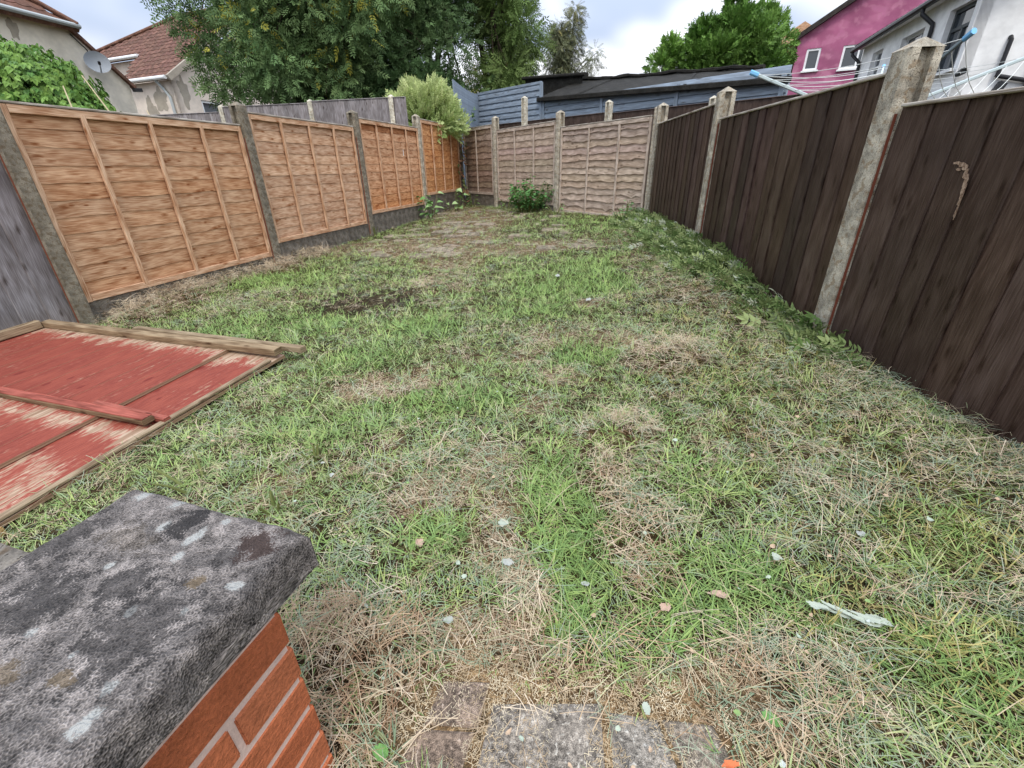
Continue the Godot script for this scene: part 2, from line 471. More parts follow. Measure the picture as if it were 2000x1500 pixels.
func feather_board(w: float, h: float, thick: float, col: Color, flip := false) -> MB:
	var mb := MB.new()
	var prof := PackedVector2Array([Vector2(0, 0), Vector2(w, 0), Vector2(w, 0.004), Vector2(0.004, thick), Vector2(0, thick - 0.003)])
	if flip: prof = PackedVector2Array([Vector2(0, 0), Vector2(w, 0), Vector2(w, thick - 0.003), Vector2(w - 0.004, thick), Vector2(0, 0.004)])
	var uo := Vector2(rf(0, 3), rf(0, 3))
	# weathering differs up the board: each stretch has its own fading, the foot is browner with soil
	var n := 7
	var cs: Array[Color] = []
	for k in n + 1:
		var c := col * rf(0.78, 1.12)
		if k == 0: c = c.lerp(Color(0.80, 0.66, 0.50), 0.35)
		cs.append(Color(minf(c.r, 1), minf(c.g, 1), minf(c.b, 1)))
	for i in prof.size():
		var p := prof[i]; var q := prof[(i + 1) % prof.size()]
		var d := q - p
		var sg := 1.0 if not flip else 1.0
		var nn := Vector3(d.y, 0, -d.x).normalized() * sg
		for k in n:
			var y0 := h * k / n; var y1 := h * (k + 1) / n
			var a := Vector3(p.x, y0, p.y); var b := Vector3(q.x, y0, q.y); var e := Vector3(q.x, y1, q.y); var f := Vector3(p.x, y1, p.y)
			var t0 := uo + Vector2(y0, p.x); var t1 := uo + Vector2(y0, q.x); var t2 := uo + Vector2(y1, q.x); var t3 := uo + Vector2(y1, p.x)
			var m := mb.c.size()
			mb.quad(a, b, e, f, nn, t0, t1, t2, t3, cs[k])
			for z in range(m, mb.c.size()):
				mb.c[z] = cs[k + 1] if mb.v[z].y > y0 + 0.001 else cs[k]
	var z2 := Vector2.ZERO
	mb.quad(Vector3(prof[0].x, h, 0), Vector3(prof[1].x, h, 0), Vector3(prof[2].x, h, prof[2].y), Vector3(prof[4].x, h, prof[4].y), Vector3.UP, z2, z2, z2, z2, col)
	return mb

func feather_panel(label: String, a: Vector3, b: Vector3, h: float, n: int, m: String, cap: String, group: String, tint: Callable, flip := false) -> Node3D:
	var t := thing("featheredge_fence", label, "fence panel", frame_at(a, b), group)
	var l := a.distance_to(b)
	var e := l / n
	for i in n:
		var wj := rf(-0.004, 0.016)
		var x := e * (i + rf(-0.12, 0.12))
		put("board", feather_board(e + 0.022 + wj, h + rf(-0.004, 0.004), 0.014, tint.call(i, n), flip), M[m], t, Transform3D(Basis(Vector3.BACK, rf(-0.004, 0.004)).rotated(Vector3.UP, rf(-0.012, 0.012)), Vector3(x - (0.022 if flip else 0.0), 0, rf(0.0, 0.0015))))
	var mb := MB.new()
	bar(mb, Vector3(0, h + 0.001, 0.004), Vector3(l, h + 0.001, 0.004), Vector3.UP, 0.042, 0.012, 0.003)
	put("capping", mb, M[cap], t)
	for y: float in [0.12, h * 0.5, h - 0.12]:
		mb = MB.new()
		bar(mb, Vector3(0, y, -0.02), Vector3(l, y, -0.02), Vector3.BACK, 0.05, 0.035, 0.003)
		put("rear_rail", mb, M[m], t)
	return t

# a slotted concrete post with a weathered four-sided top; x runs along the fence
func post(label: String, base: Vector3, top: float, ang: float, m: String, w := 0.11, d := 0.115, stain := 0, group := "concrete fence posts") -> Node3D:
	var t := thing("fence_post", label, "post", Transform3D(Basis(Vector3.UP, ang), base), group)
	var h := top - base.y
	var mb := MB.new()
	var x := w / 2; var z := d / 2; var s := 0.024; var c := 0.009
	var prof := PackedVector2Array([Vector2(-x + c, z), Vector2(-x, z - c), Vector2(-x, s), Vector2(-x + 0.03, s), Vector2(-x + 0.03, -s), Vector2(-x, -s), Vector2(-x, -z + c), Vector2(-x + c, -z),
		Vector2(x - c, -z), Vector2(x, -z + c), Vector2(x, -s), Vector2(x - 0.03, -s), Vector2(x - 0.03, s), Vector2(x, s), Vector2(x, z - c), Vector2(x - c, z)])
	var th := 0.035
	prism(mb, prof, Vector3(0, -0.25, 0), Vector3.RIGHT, Vector3.BACK, Vector3.UP * (h - th + 0.25))
	var apex := [Vector3(-x * 0.35, h, 0), Vector3(x * 0.35, h, 0)]
	var cs := [Vector3(-x, h - th, z), Vector3(x, h - th, z), Vector3(x, h - th, -z), Vector3(-x, h - th, -z)]
	var o := Vector2.ZERO
	mb.quad(cs[0], cs[1], apex[1], apex[0], Vector3(0, 1, 1), o, o, o, o, Color.WHITE)
	mb.quad(cs[2], cs[3], apex[0], apex[1], Vector3(0, 1, -1), o, o, o, o, Color.WHITE)
	mb.flat(cs[1], cs[2], apex[1], Vector3(1, 1, 0), o, o, o, Color.WHITE)
	mb.flat(cs[3], cs[0], apex[0], Vector3(-1, 1, 0), o, o, o, Color.WHITE)
	put("shaft", mb, M[m], t)
	if stain != 0:   # fence stain brushed on to the edge of the post
		mb = MB.new()
		bar(mb, Vector3(stain * (x + 0.0005), 0.0, z - 0.022), Vector3(stain * (x + 0.0005), h * 0.80, z - 0.020), Vector3.BACK, 0.002, 0.011, 0.0)
		put("stain", mb, M["red_stain"], t)
	return t

func gravel_board(label: String, a: Vector3, b: Vector3, y0: float, y1: float, group := "concrete gravel boards") -> void:
	var mb := MB.new()
	var u := Vector3(0, (y1 - y0) / 2, 0)
	bar(mb, Vector3(0, 0, 0), Vector3(a.distance_to(b), 0, 0), Vector3.UP, 0.045, y1 - y0, 0.004)
	var o := put("gravel_board", mb, M["board_concrete"])
	o.transform = frame_at(Vector3(a.x, y0, a.z) + u, Vector3(b.x, y0, b.z) + u)
	tag(o, label, "gravel board", group)

func on_left(s: float, y: float) -> Vector3:   # along the orange fence, s = 0 where its first panel starts
	return P(-3.034 + 0.2529 * s, y, -3.081 - 0.9675 * s)

func build_fences() -> void:
	# the orange lap fence, stepping up with the ground
	var bases := [-0.822, -0.708, -0.597, -0.456]
	var starts := [0.0, 1.95, 3.94, 5.93]
	var labels := ["orange-brown lap fence panel beside the grey weathered boards", "pale pinkish lap fence panel between the two tallest weathered posts", "lap fence panel with a small white mark and an orange foot", "deep orange lap fence panel behind the leafy weed in the corner"]
	var tones := [Color(0.94, 0.90, 0.86), Color(1.0, 1.0, 1.02), Color(0.98, 0.88, 0.80), Color(0.93, 0.75, 0.53)]
	for i in 4:
		var tone: Color = tones[i]
		var tf := func(k: int, n: int) -> Color:
			var c := tone * rf(0.86, 1.06)
			if i == 2:
				c = c.lerp(Color(0.95, 0.66, 0.40), clampf(1.0 - k / 4.0, 0, 1) * 0.8)
				if k == n - 1: c = c * Color(0.72, 0.55, 0.42)
			if i == 3: c = c.lerp(Color(0.90, 0.60, 0.34), rf(0.1, 0.6))
			if i == 0: c = c.lerp(Color(0.84, 0.64, 0.46), rf(0.0, 0.55))
			return Color(minf(c.r, 1), minf(c.g, 1), minf(c.b, 1))
		var p := lap_panel(labels[i], on_left(starts[i], bases[i]), on_left(starts[i] + 1.83, bases[i]), 1.206, 11, [0.245, 0.50, 0.755], "orange_timber", "orange_timber", 0.006 if i < 2 else 0.008, tf, "orange lap fence panels")
		if i == 2:
			var mb := MB.new()
			bar(mb, Vector3(1.24, 0.78, 0.0195), Vector3(1.243, 0.87, 0.0185), Vector3.BACK, 0.010, 0.003)
			put("chalk_mark", mb, M["chalk"], p)
	var gl := ["speckled gravel board under the orange-brown panel", "gravel board under the pale pinkish panel", "gravel board beside the straw-covered paving", "gravel board behind the leafy weed in the corner"]
	for i in 4: gravel_board(gl[i], on_left(starts[i] - 0.03, 0), on_left(starts[i] + 1.86, 0), EYE + bases[i] - 0.42, EYE + bases[i] - 0.004)
	var pa := deg_to_rad(90 - 14.65)
	post("mossy concrete post between the silver boards and the orange-brown panel", on_left(-0.055, -1.02), EYE + 0.56, pa, "dark_post_concrete", 0.10, 0.12, -1)
	post("tall rough concrete post between the orange-brown and pale pinkish panels", on_left(1.89, -0.93), EYE + 0.585, pa, "dark_post_concrete", 0.105, 0.12, -1)
	post("concrete post between the pale pinkish panel and the chalk-marked panel", on_left(3.86, -0.85), EYE + 0.70, pa, "dark_post_concrete", 0.105, 0.12, -1)
	post("slim concrete post between the chalk-marked and deep orange panels", on_left(5.82, -0.78), EYE + 0.82, pa, "post_concrete", 0.10, 0.115)
	post("corner concrete post wrapped by the dried creeper", on_left(7.86, -0.80), EYE + 0.80, pa, "dark_post_concrete", 0.10, 0.11)
	# silver featheredge panel carrying on towards the eye
	var st := func(_k: int, _n: int) -> Color:
		var v := rf(0.70, 1.0)
		return Color(v, v * 0.98, v)
	var sp := feather_panel("silver-grey weathered featheredge panel behind the fallen red panel", on_left(-1.95, -0.96), on_left(-0.11, -0.96), 1.35, 14, "silver_timber", "pale_cap", "", st)
	sp.rotate_object_local(Vector3.RIGHT, -0.02)
	# the back fence, running towards the eye as it goes across
	var gt := func(_k: int, _n: int) -> Color:
		var v := rf(0.72, 1.0)
		return Color(v, v * rf(0.90, 0.98), v * rf(0.84, 0.95))
	var dt := func(_k: int, _n: int) -> Color:
		var v := rf(0.48, 0.72)
		return Color(v, v * rf(0.82, 0.92), v * rf(0.72, 0.84))
	var bg := "weathered lap panels of the back fence"
	lap_panel("narrow brown lap panel with one batten beside the corner creeper", P(-0.923, -0.522, -10.786), P(-0.281, -0.516, -9.769), 1.237, 11, [0.45], "grey_brown_timber", "grey_brown_timber", 0.016, dt, bg)
	lap_panel("weathered lap panel behind the dense green bush", P(-0.188, -0.62, -9.623), P(0.79, -0.607, -8.076), 1.237, 12, [0.34, 0.67], "grey_brown_timber", "grey_brown_timber", 0.017, gt, bg)
	lap_panel("wavy-edged grey-brown lap panel reaching down to the grass", P(0.861, -0.703, -7.963), P(1.838, -0.697, -6.416), 1.237, 13, [0.36, 0.70], "grey_brown_timber", "grey_brown_timber", 0.026, gt, bg)
	var ba := atan2(4.37, 2.761)
	gravel_board("gravel board under the narrow brown panel", P(-0.95, 0, -10.83), P(-0.26, 0, -9.74), EYE - 0.95, EYE - 0.522)
	gravel_board("gravel board half hidden by the dense green bush", P(-0.2, 0, -9.645), P(0.80, 0, -8.06), EYE - 0.95, EYE - 0.616)
	gravel_board("gravel board at the foot of the wavy-edged panel", P(0.85, 0, -7.98), P(1.85, 0, -6.40), EYE - 0.95, EYE - 0.705)
	post("back fence post between the narrow panel and the bush", P(-0.235, -0.72, -9.696), EYE + 0.86, -ba, "post_concrete", 0.10, 0.115)
	post("back fence post between the bush and the wavy-edged panel", P(0.825, -0.72, -8.02), EYE + 0.775, -ba, "post_concrete", 0.10, 0.115)
	post("back fence end post paired with the dark fence's last post", P(1.885, -0.70, -6.345), EYE + 0.655, -ba, "post_concrete", 0.10, 0.115)
	# the dark stained featheredge fence
	var dk := func(_k: int, _n: int) -> Color:
		var v := rf(0.50, 1.0)
		return Color(v, v * rf(0.90, 1.0), v * rf(0.82, 1.0))
	var dg := "dark stained featheredge panels"
	var ra := feather_panel("dark brown featheredge panel with a pale splintered scuff", P(1.476, -0.85, -1.914), P(1.377, -0.85, -0.087), 1.03, 14, "dark_stain", "pale_cap", dg, dk, true)
	# its top slopes down towards the eye
	ra.rotate_object_local(Vector3.BACK, -0.018)
	feather_panel("dark brown featheredge panel between two tall pitted posts", P(1.621, -0.74, -3.845), P(1.484, -0.74, -2.02), 1.038, 14, "dark_stain", "pale_cap", dg, dk, true)
	feather_panel("dark brown featheredge panel ending at the back fence", P(1.732, -0.63, -5.8), P(1.629, -0.63, -3.973), 1.04, 14, "dark_stain", "pale_cap", dg, dk, true)
	var mb := MB.new()
	for k in 9:   # bare wood rubbed and splintered through the stain
		var pp := ragged(0.365 + [-0.035, -0.015, 0.0, -0.02, 0.012, 0.022, 0.028, 0.03, 0.034][k], 0.845 - [0.0, 0.004, 0.012, 0.018, 0.03, 0.05, 0.075, 0.10, 0.135][k], [0.035, 0.03, 0.026, 0.02, 0.016, 0.014, 0.014, 0.011, 0.007][k], [0.010, 0.014, 0.02, 0.010, 0.035, 0.05, 0.05, 0.05, 0.06][k], 200 + k)
		prism(mb, pp, Vector3(0, 0, 0.0150), Vector3.RIGHT, Vector3.UP, Vector3.BACK * (0.0010 + k * 0.0001))
	put("scuff", mb, M["pale_splinter"], ra)
	for q: Array in [["gravel board under the scuffed dark panel", 1.47, -1.93, 1.377, -0.087, -0.84], ["gravel board showing at the foot of the dark middle panel", 1.63, -3.85, 1.482, -2.0, -0.735], ["gravel board under the far dark panel", 1.735, -5.8, 1.63, -3.96, -0.625]]:
		gravel_board(q[0], P(q[1], 0, q[2]), P(q[3], 0, q[4]), EYE + q[5] - 0.3, EYE + q[5])
	var rp := deg_to_rad(90 - 4.3) + PI
	post("tallest pitted concrete post between the scuffed panel and the next dark panel", P(1.50, -0.80, -1.966), EYE + 0.395, rp, "post_concrete", 0.105, 0.12, 1, "pitted posts of the dark fence")
	post("pitted concrete post midway along the dark fence", P(1.645, -0.68, -3.91), EYE + 0.51, rp, "post_concrete", 0.10, 0.115, 1, "pitted posts of the dark fence")
	post("pitted concrete post where dark and back fences meet", P(1.765, -0.66, -5.86), EYE + 0.625, rp, "post_concrete", 0.10, 0.115, 0, "pitted posts of the dark fence")

func build_far_fences() -> void:
	# dark close-boarded fence with pale posts behind the back fence
	var dk := func(_k: int, _n: int) -> Color:
		var v := rf(0.72, 1.0)
		return Color(v, v, v)
	var line := [Vector3(-0.92, 0, -11.1), Vector3(0.35, 0, -9.74), Vector3(1.66, 0, -8.33), Vector3(2.83, 0, -7.08), Vector3(3.98, 0, -5.85)]
	var ls := ["far dark fence panel beside the blue side screen", "far dark fence panel behind the bush", "far dark fence panel behind the wavy-edged panel", "far dark fence panel behind the clothes dryer"]
	var tops := [0.765, 0.765, 0.745, 0.73]
	for i in 4:
		feather_panel(ls[i], P(line[i].x, -0.6, line[i].z), P(line[i + 1].x, -0.6, line[i + 1].z), 0.6 + tops[i], 16, "dark_stain", "dark_stain", "far dark fence panels", dk)
	var pl := ["", "pale concrete post in front of the blue shed near its low end", "pale concrete post in front of the middle of the blue shed", "short pale post seen above the dark fence"]
	var pt := [0.0, 1.17, 0.93, 0.82]
	for i in range(1, 4):
		post(pl[i], P(line[i].x - 0.03, -0.7, line[i].z + 0.05), EYE + pt[i], -deg_to_rad(-47), "pale_post_concrete", 0.09, 0.10, 0, "pale posts behind the back fence")
	# silver fence of the garden beyond
	var st := func(_k: int, _n: int) -> Color:
		var v := rf(0.70, 1.0)
		return Color(v, v * 0.99, v * 1.0)
	var g := [[P(-7.81, -0.8, -10.69), P(-5.68, -0.8, -10.235), 1.05, "grey close-boarded panel below the house with peeling render"], [P(-5.60, -0.8, -10.215), P(-3.75, -0.8, -9.83), 1.13, "grey close-boarded panel under the ash tree's hanging twigs"], [P(-3.69, -0.8, -9.815), P(-1.85, -0.8, -9.43), 1.155, "grey close-boarded panel beside the pale willow"]]
	for q: Array in g: feather_panel(q[3], q[0], q[1], q[2] + 0.8, 17, "silver_timber", "silver_timber", "grey panels of the garden beyond", st)
	for q: Array in [[-5.64, -10.22, 1.17, "pale post in the grey fence nearest the cream house"], [-3.72, -9.82, 1.19, "pale post in the grey fence under the ash tree"], [-2.11, -9.47, 1.20, "pale post in the grey fence at the willow's edge"]]:
		post(q[3], P(q[0], -0.7, q[1]), EYE + q[2], deg_to_rad(-12), "pale_post_concrete", 0.09, 0.09, 0, "pale posts of the grey fence")

# ---------------------------------------------------------------- the lawn's lie and its patches
func ground_y(x: float, z: float) -> float:
	var cx := clampf(x, -6.0, 4.5); var cz := clampf(z, -13.0, 0.5)
	var y := -0.858 + 0.051 * cx - 0.014 * cz - 0.001 * cx * cz
	y -= 0.05 * smoothstep(-1.3, -0.5, cz) * (1.0 - smoothstep(0.2, 0.9, cx))
	var k := smoothstep(-0.9, -1.6, cz) + 0.35
	y += fine_noise.get_noise_2d(cx, cz) * 0.022 * minf(k, 1.0)
	for h: Array in HEAPS:
		var d := Vector2((cx - h[0]) / h[2], (cz - h[1]) / h[3]).length_squared()
		if d < 4.0: y += h[4] * exp(-d * 1.4)
	return y + EYE

const HEAPS := [[0.69, -1.79, 0.22, 0.22, 0.05], [0.33, -1.27, 0.14, 0.12, 0.035], [0.30, -0.90, 0.10, 0.26, 0.03], [-0.36, -0.60, 0.13, 0.09, 0.05], [1.30, -2.9, 0.35, 0.9, 0.06], [1.2, -1.2, 0.35, 0.8, 0.05], [-2.75, -3.6, 0.3, 0.6, 0.05], [1.45, -4.5, 0.35, 0.9, 0.07]]
# [x, z, rx, rz, what, strength]  what: 0 bare, 1 straw, 2 lush, 3 burnt, 4 brown thatch, 5 straw dust over paving
const PATCHES := [
	[0.02, -0.42, 0.30, 0.125, 5, 1.0], [-0.12, -0.47, 0.11, 0.12, 5, 1.0], [0.22, -0.40, 0.14, 0.10, 5, 1.0], [0.36, -0.42, 0.14, 0.10, 5, 0.7],
	[-0.26, -1.03, 0.12, 0.10, 0, 0.7], [-0.10, -1.16, 0.10, 0.12, 0, 0.85], [-0.63, -1.73, 0.16, 0.15, 0, 0.85], [-0.45, -1.80, 0.12, 0.14, 0, 0.6], [0.09, -1.48, 0.10, 0.10, 0, 0.8], [0.55, -2.09, 0.15, 0.20, 0, 0.85],
	[-0.04, -0.90, 0.07, 0.16, 0, 0.8], [0.00, -0.72, 0.06, 0.10, 0, 0.8], [0.20, -1.72, 0.09, 0.10, 0, 0.6], [0.30, -2.2, 0.25, 0.16, 0, 0.5], [-0.05, -0.62, 0.16, 0.07, 0, 0.9], [-0.75, -1.12, 0.10, 0.10, 0, 0.5], [-0.1, -2.0, 0.25, 0.10, 0, 0.45], [-0.42, -1.27, 0.08, 0.12, 0, 0.5],
	[0.69, -1.79, 0.20, 0.18, 1, 0.8], [0.33, -1.28, 0.13, 0.10, 1, 0.75], [0.27, -1.02, 0.06, 0.14, 1, 0.75], [0.30, -0.80, 0.08, 0.12, 1, 0.6], [0.30, -0.70, 0.08, 0.06, 1, 0.5], [0.03, -0.66, 0.05, 0.05, 1, 0.9],
	[-0.36, -0.60, 0.17, 0.07, 4, 1.0], [-0.31, -0.47, 0.10, 0.10, 4, 0.8], [0.05, -0.56, 0.35, 0.035, 4, 0.55], [0.42, -0.45, 0.16, 0.08, 4, 0.7], [-0.28, -0.38, 0.06, 0.09, 4, 0.7],
	[-1.04, -3.15, 0.42, 0.36, 3, 1.0], [-0.55, -3.55, 0.26, 0.40, 1, 0.6],
	[0.13, -1.04, 0.10, 0.14, 2, 1.0], [0.15, -0.84, 0.10, 0.16, 2, 1.0], [0.10, -0.68, 0.10, 0.09, 2, 1.0], [-0.18, -0.88, 0.12, 0.07, 2, 0.9], [0.46, -3.17, 0.45, 0.35, 2, 1.0], [-0.54, -2.5, 0.24, 0.22, 2, 1.0], [-2.2, -4.1, 0.55, 0.40, 2, 0.9], [0.34, -3.52, 0.4, 0.3, 2, 0.7], [0.42, -0.70, 0.16, 0.13, 2, 0.9], [-0.25, -1.55, 0.26, 0.12, 2, 0.8], [0.38, -1.93, 0.20, 0.16, 2, 0.9],
	[-0.75, -2.05, 0.25, 0.2, 2, 0.8], [0.15, -2.65, 0.3, 0.25, 2, 0.7], [-0.7, -1.45, 0.25, 0.18, 2, 0.6], [0.30, -0.56, 0.14, 0.06, 2, 0.7], [-1.5, -2.7, 0.6, 0.25, 2, 0.7], [0.75, -3.6, 0.3, 0.5, 2, 0.8], [1.1, -6.3, 0.5, 0.8, 2, 0.6], [0.62, -0.62, 0.08, 0.08, 2, 0.5], [0.80, -0.46, 0.14, 0.10, 2, 0.8], [0.98, -0.74, 0.14, 0.10, 2, 0.5], [0.55, -0.98, 0.16, 0.12, 2, 0.5], [0.9, -1.5, 0.2, 0.14, 2, 0.4],
	[0.50, -2.73, 0.11, 0.12, 0, 1.0], [-0.95, -5.6, 0.9, 0.75, 0, 0.85], [0.0, -4.9, 1.0, 0.42, 0, 0.8], [-0.6, -7.6, 0.7, 1.6, 0, 0.75], [-0.6, -4.4, 0.35, 0.4, 0, 0.7], [-2.0, -5.6, 0.5, 0.5, 0, 0.6], [-1.0, -9.2, 0.6, 1.0, 0, 0.8],
	[-2.75, -3.6, 0.30, 0.7, 1, 0.95], [-2.45, -4.7, 0.30, 0.4, 1, 0.8], [1.15, -3.3, 0.30, 0.9, 1, 0.6], [1.35, -4.6, 0.30, 0.6, 1, 0.7], [-1.9, -3.35, 0.5, 0.25, 1, 0.3]]

const PAVERS := [[[-0.045, -0.475], [0.155, -0.465], [0.140, -0.30], [-0.09, -0.31], Color(0.90, 0.88, 0.85)], [[-0.146, -0.521], [-0.053, -0.514], [-0.072, -0.436], [-0.172, -0.446], Color(0.92, 0.78, 0.69)],
		[[-0.184, -0.440], [-0.078, -0.430], [-0.11, -0.32], [-0.225, -0.33], Color(0.84, 0.70, 0.61)], [[0.166, -0.450], [0.248, -0.434], [0.272, -0.30], [0.146, -0.31], Color(0.92, 0.92, 0.90)], [[0.255, -0.435], [0.34, -0.42], [0.36, -0.31], [0.278, -0.31], Color(0.90, 0.84, 0.76)]]
func on_paver(x: float, z: float) -> bool:
	for q: Array in PAVERS:
		if Geometry2D.is_point_in_polygon(Vector2(x, z), PackedVector2Array([Vector2(q[0][0], q[0][1]), Vector2(q[1][0], q[1][1]), Vector2(q[2][0], q[2][1]), Vector2(q[3][0], q[3][1])])): return true
	return false

func patch(x: float, z: float) -> Array:   # [bare, straw, lush, burnt, thatch, dust]
	var out := [0.0, 0.0, 0.0, 0.0, 0.0, 0.0]
	var wx := x + patch_noise.get_noise_2d(x * 4.0, z * 4.0) * 0.07; var wz := z + patch_noise.get_noise_2d(x * 4.0 + 90.0, z * 4.0) * 0.07
	for p: Array in PATCHES:
		var dx: float = (wx - p[0]) / p[2]; var dz: float = (wz - p[1]) / p[3]
		var d := dx * dx + dz * dz
		if d < 1.7: out[p[4]] = maxf(out[p[4]], p[5] * (1.0 - smoothstep(0.2, 1.7, d)))
	return out

func edge_left(z: float) -> float: return -3.034 + (z + 3.081) * -0.2614
func edge_right(z: float) -> float: return 1.476 + (z + 1.914) * (-0.0542 if z > -1.914 else -0.0703)
func edge_back(x: float) -> float: return -10.786 + (x + 0.923) * 1.583
const WALL_E := Vector3(-0.3125, 0, -0.390)   # the far corner of the brick wall's face
func wall_rf(x: float, z: float) -> Vector2:
	var d := Vector2(x - WALL_E.x, z - WALL_E.z)
	return Vector2(d.dot(Vector2(0.9511, 0.3090)), d.dot(Vector2(0.3090, -0.9511)))
const RED_F := Vector3(-1.16, -0.845, -2.09)
func red_uv(x: float, z: float) -> Vector2:
	var d := Vector2(x - RED_F.x, z - RED_F.z)
	return Vector2(d.dot(Vector2(-0.955, -0.297)), d.dot(Vector2(-0.2365, 0.9716)))
func free_lawn(x: float, z: float, m := 0.0) -> bool:
	if x < edge_left(z) + 0.02 - m or x > edge_right(z) - 0.02 + m or z < edge_back(x) + 0.06 - m: return false
	var q := wall_rf(x, z)
	if q.x > -0.30 and q.x < 0.004 and q.y > -1.2 and q.y < 0.004: return false
	var r := red_uv(x, z)
	if r.x > 0.015 and r.x < 1.80 and r.y > -0.03 and r.y < 1.20: return false
	return true

func build_ground() -> void:
	var xs := PackedFloat32Array([-260, -120, -60, -30, -16, -10, -7.5, -6, -5, -4.2, -3.6])
	var x := -3.2
	while x < 2.2: xs.append(x); x += 0.05
	xs.append_array([2.2, 2.6, 3.2, 4, 5, 7, 10, 16, 30, 60, 120, 260])
	var zs := PackedFloat32Array([-300, -150, -80, -45, -28, -20, -16, -13.5, -12, -11.2])
	var z := -10.9
	while z < 0.3: zs.append(z); z += 0.05
	zs.append_array([0.3, 0.7, 1.5, 3, 6, 12, 30, 80])
	var mb := MB.new()
	var pts := PackedVector3Array(); var cols := PackedColorArray()
	for j in zs.size():
		for i in xs.size():
			var px := xs[i]; var pz := zs[j]
			pts.append(Vector3(px, ground_y(px, pz), pz))
			var c := Color(0.16, 0.14, 0.08)
			if free_lawn(px, pz, 0.3):
				var q := patch(px, pz)
				var n := patch_noise.get_noise_2d(px * 2.0, pz * 2.0)
				c = Color(0.115, 0.095, 0.05).lerp(Color(0.20, 0.155, 0.09), clampf(n * 1.2 + 0.4, 0, 1))
				c = c.lerp(Color(0.54, 0.42, 0.29), q[0] * 0.9)
				c = c.lerp(Color(0.30, 0.22, 0.12), q[1] * 0.6)
				c = c.lerp(Color(0.10, 0.11, 0.045), q[2] * 0.5)
				c = c.lerp(Color(0.16, 0.11, 0.07), q[4] * 0.7)
				c = c.lerp(Color(0.74, 0.59, 0.41), q[5])
				c = c.lerp(Color(0.055, 0.05, 0.045), q[3] * (0.55 + 0.4 * clampf(n * 3.0, -1, 1)))
			cols.append(c)
	var w := xs.size()
	var idx := PackedInt32Array()
	for j in zs.size() - 1:
		for i in w - 1:
			var a := j * w + i
			idx.append_array([a, a + 1, a + w + 1, a, a + w + 1, a + w])
	var st := SurfaceTool.new()
	st.begin(Mesh.PRIMITIVE_TRIANGLES)
	for i in pts.size():
		st.set_color(cols[i]); st.set_uv(Vector2(pts[i].x, pts[i].z)); st.add_vertex(pts[i])
	for k in idx: st.add_index(k)
	st.generate_normals()
	var g := put("ground", st.commit(), M["soil"] as Material)
	g.set_meta("kind", "structure")

func build_paving() -> void:
	# block paving at the foot of the picture; each block lies in the path
	var path := Node3D.new()
	path.name = "path"; add_child(path); path.set_meta("kind", "structure")
	var quads := PAVERS
	for q: Array in quads:
		var mb := MB.new()
		var top := []; var low := []; var inn := []
		var cen := Vector2((q[0][0] + q[2][0]) / 2, (q[0][1] + q[2][1]) / 2)
		for k in 4:
			var a := Vector2(q[k][0], q[k][1])
			var b := a.lerp(cen, 0.10)
			var y := ground_y(a.x, a.y) + 0.002
			low.append(Vector3(a.x, y - 0.05, a.y)); top.append(Vector3(a.x, y - 0.002, a.y)); inn.append(Vector3(b.x, y + 0.002, b.y))
		var o := Vector2.ZERO
		mb.quad(inn[0], inn[1], inn[2], inn[3], Vector3.UP, o, o, o, o, q[4])
		for k in 4:
			var j := (k + 1) % 4
			mb.quad(top[k], top[j], inn[j], inn[k], Vector3.UP, o, o, o, o, q[4])
			var od: Vector3 = (top[k] + top[j]) / 2 - Vector3(cen.x, top[k].y, cen.y)
			mb.quad(low[k], low[j], top[j], top[k], od, o, o, o, o, q[4])
		put("paver", mb, M["paver_stone"], path)
	# the strawy paved patch in the far corner: worn setts showing through
	var patio := Node3D.new()
	patio.name = "patio"; add_child(patio); patio.set_meta("kind", "structure")
	for r in 15:
		for c in 9:
			var u := -1.55 + c * 0.33 + (0.16 if r % 2 else 0.0); var v := -4.75 - r * 0.33
			var px := u - (v + 4.75) * -0.13 * 1.0 + rf(-0.02, 0.02); var pz := v + u * 0.05 + rf(-0.02, 0.02)
			if px < edge_left(pz) + 0.15 or px > 0.9 - (pz + 4.75) * -0.05 or pz < edge_back(px) + 0.3: continue
			if rng.randf() < 0.36: continue
			var mb := MB.new()
			var tone := rf(0.75, 1.0)
			prism(mb, rect(rf(0.26, 0.31), rf(0.25, 0.31), 0.02), Vector3.ZERO, Vector3.RIGHT, Vector3.BACK, Vector3.UP * 0.06, Color(tone, tone * 0.90, tone * 0.77))
			put("paver", mb, M["paver_stone"], patio, Transform3D(Basis(Vector3.UP, -0.13 + rf(-0.05, 0.05)) * Basis(Vector3.RIGHT, rf(-0.03, 0.03)) * Basis(Vector3.BACK, rf(-0.02, 0.02)), Vector3(px, ground_y(px, pz) - 0.059 + rf(-0.009, 0.009), pz)))

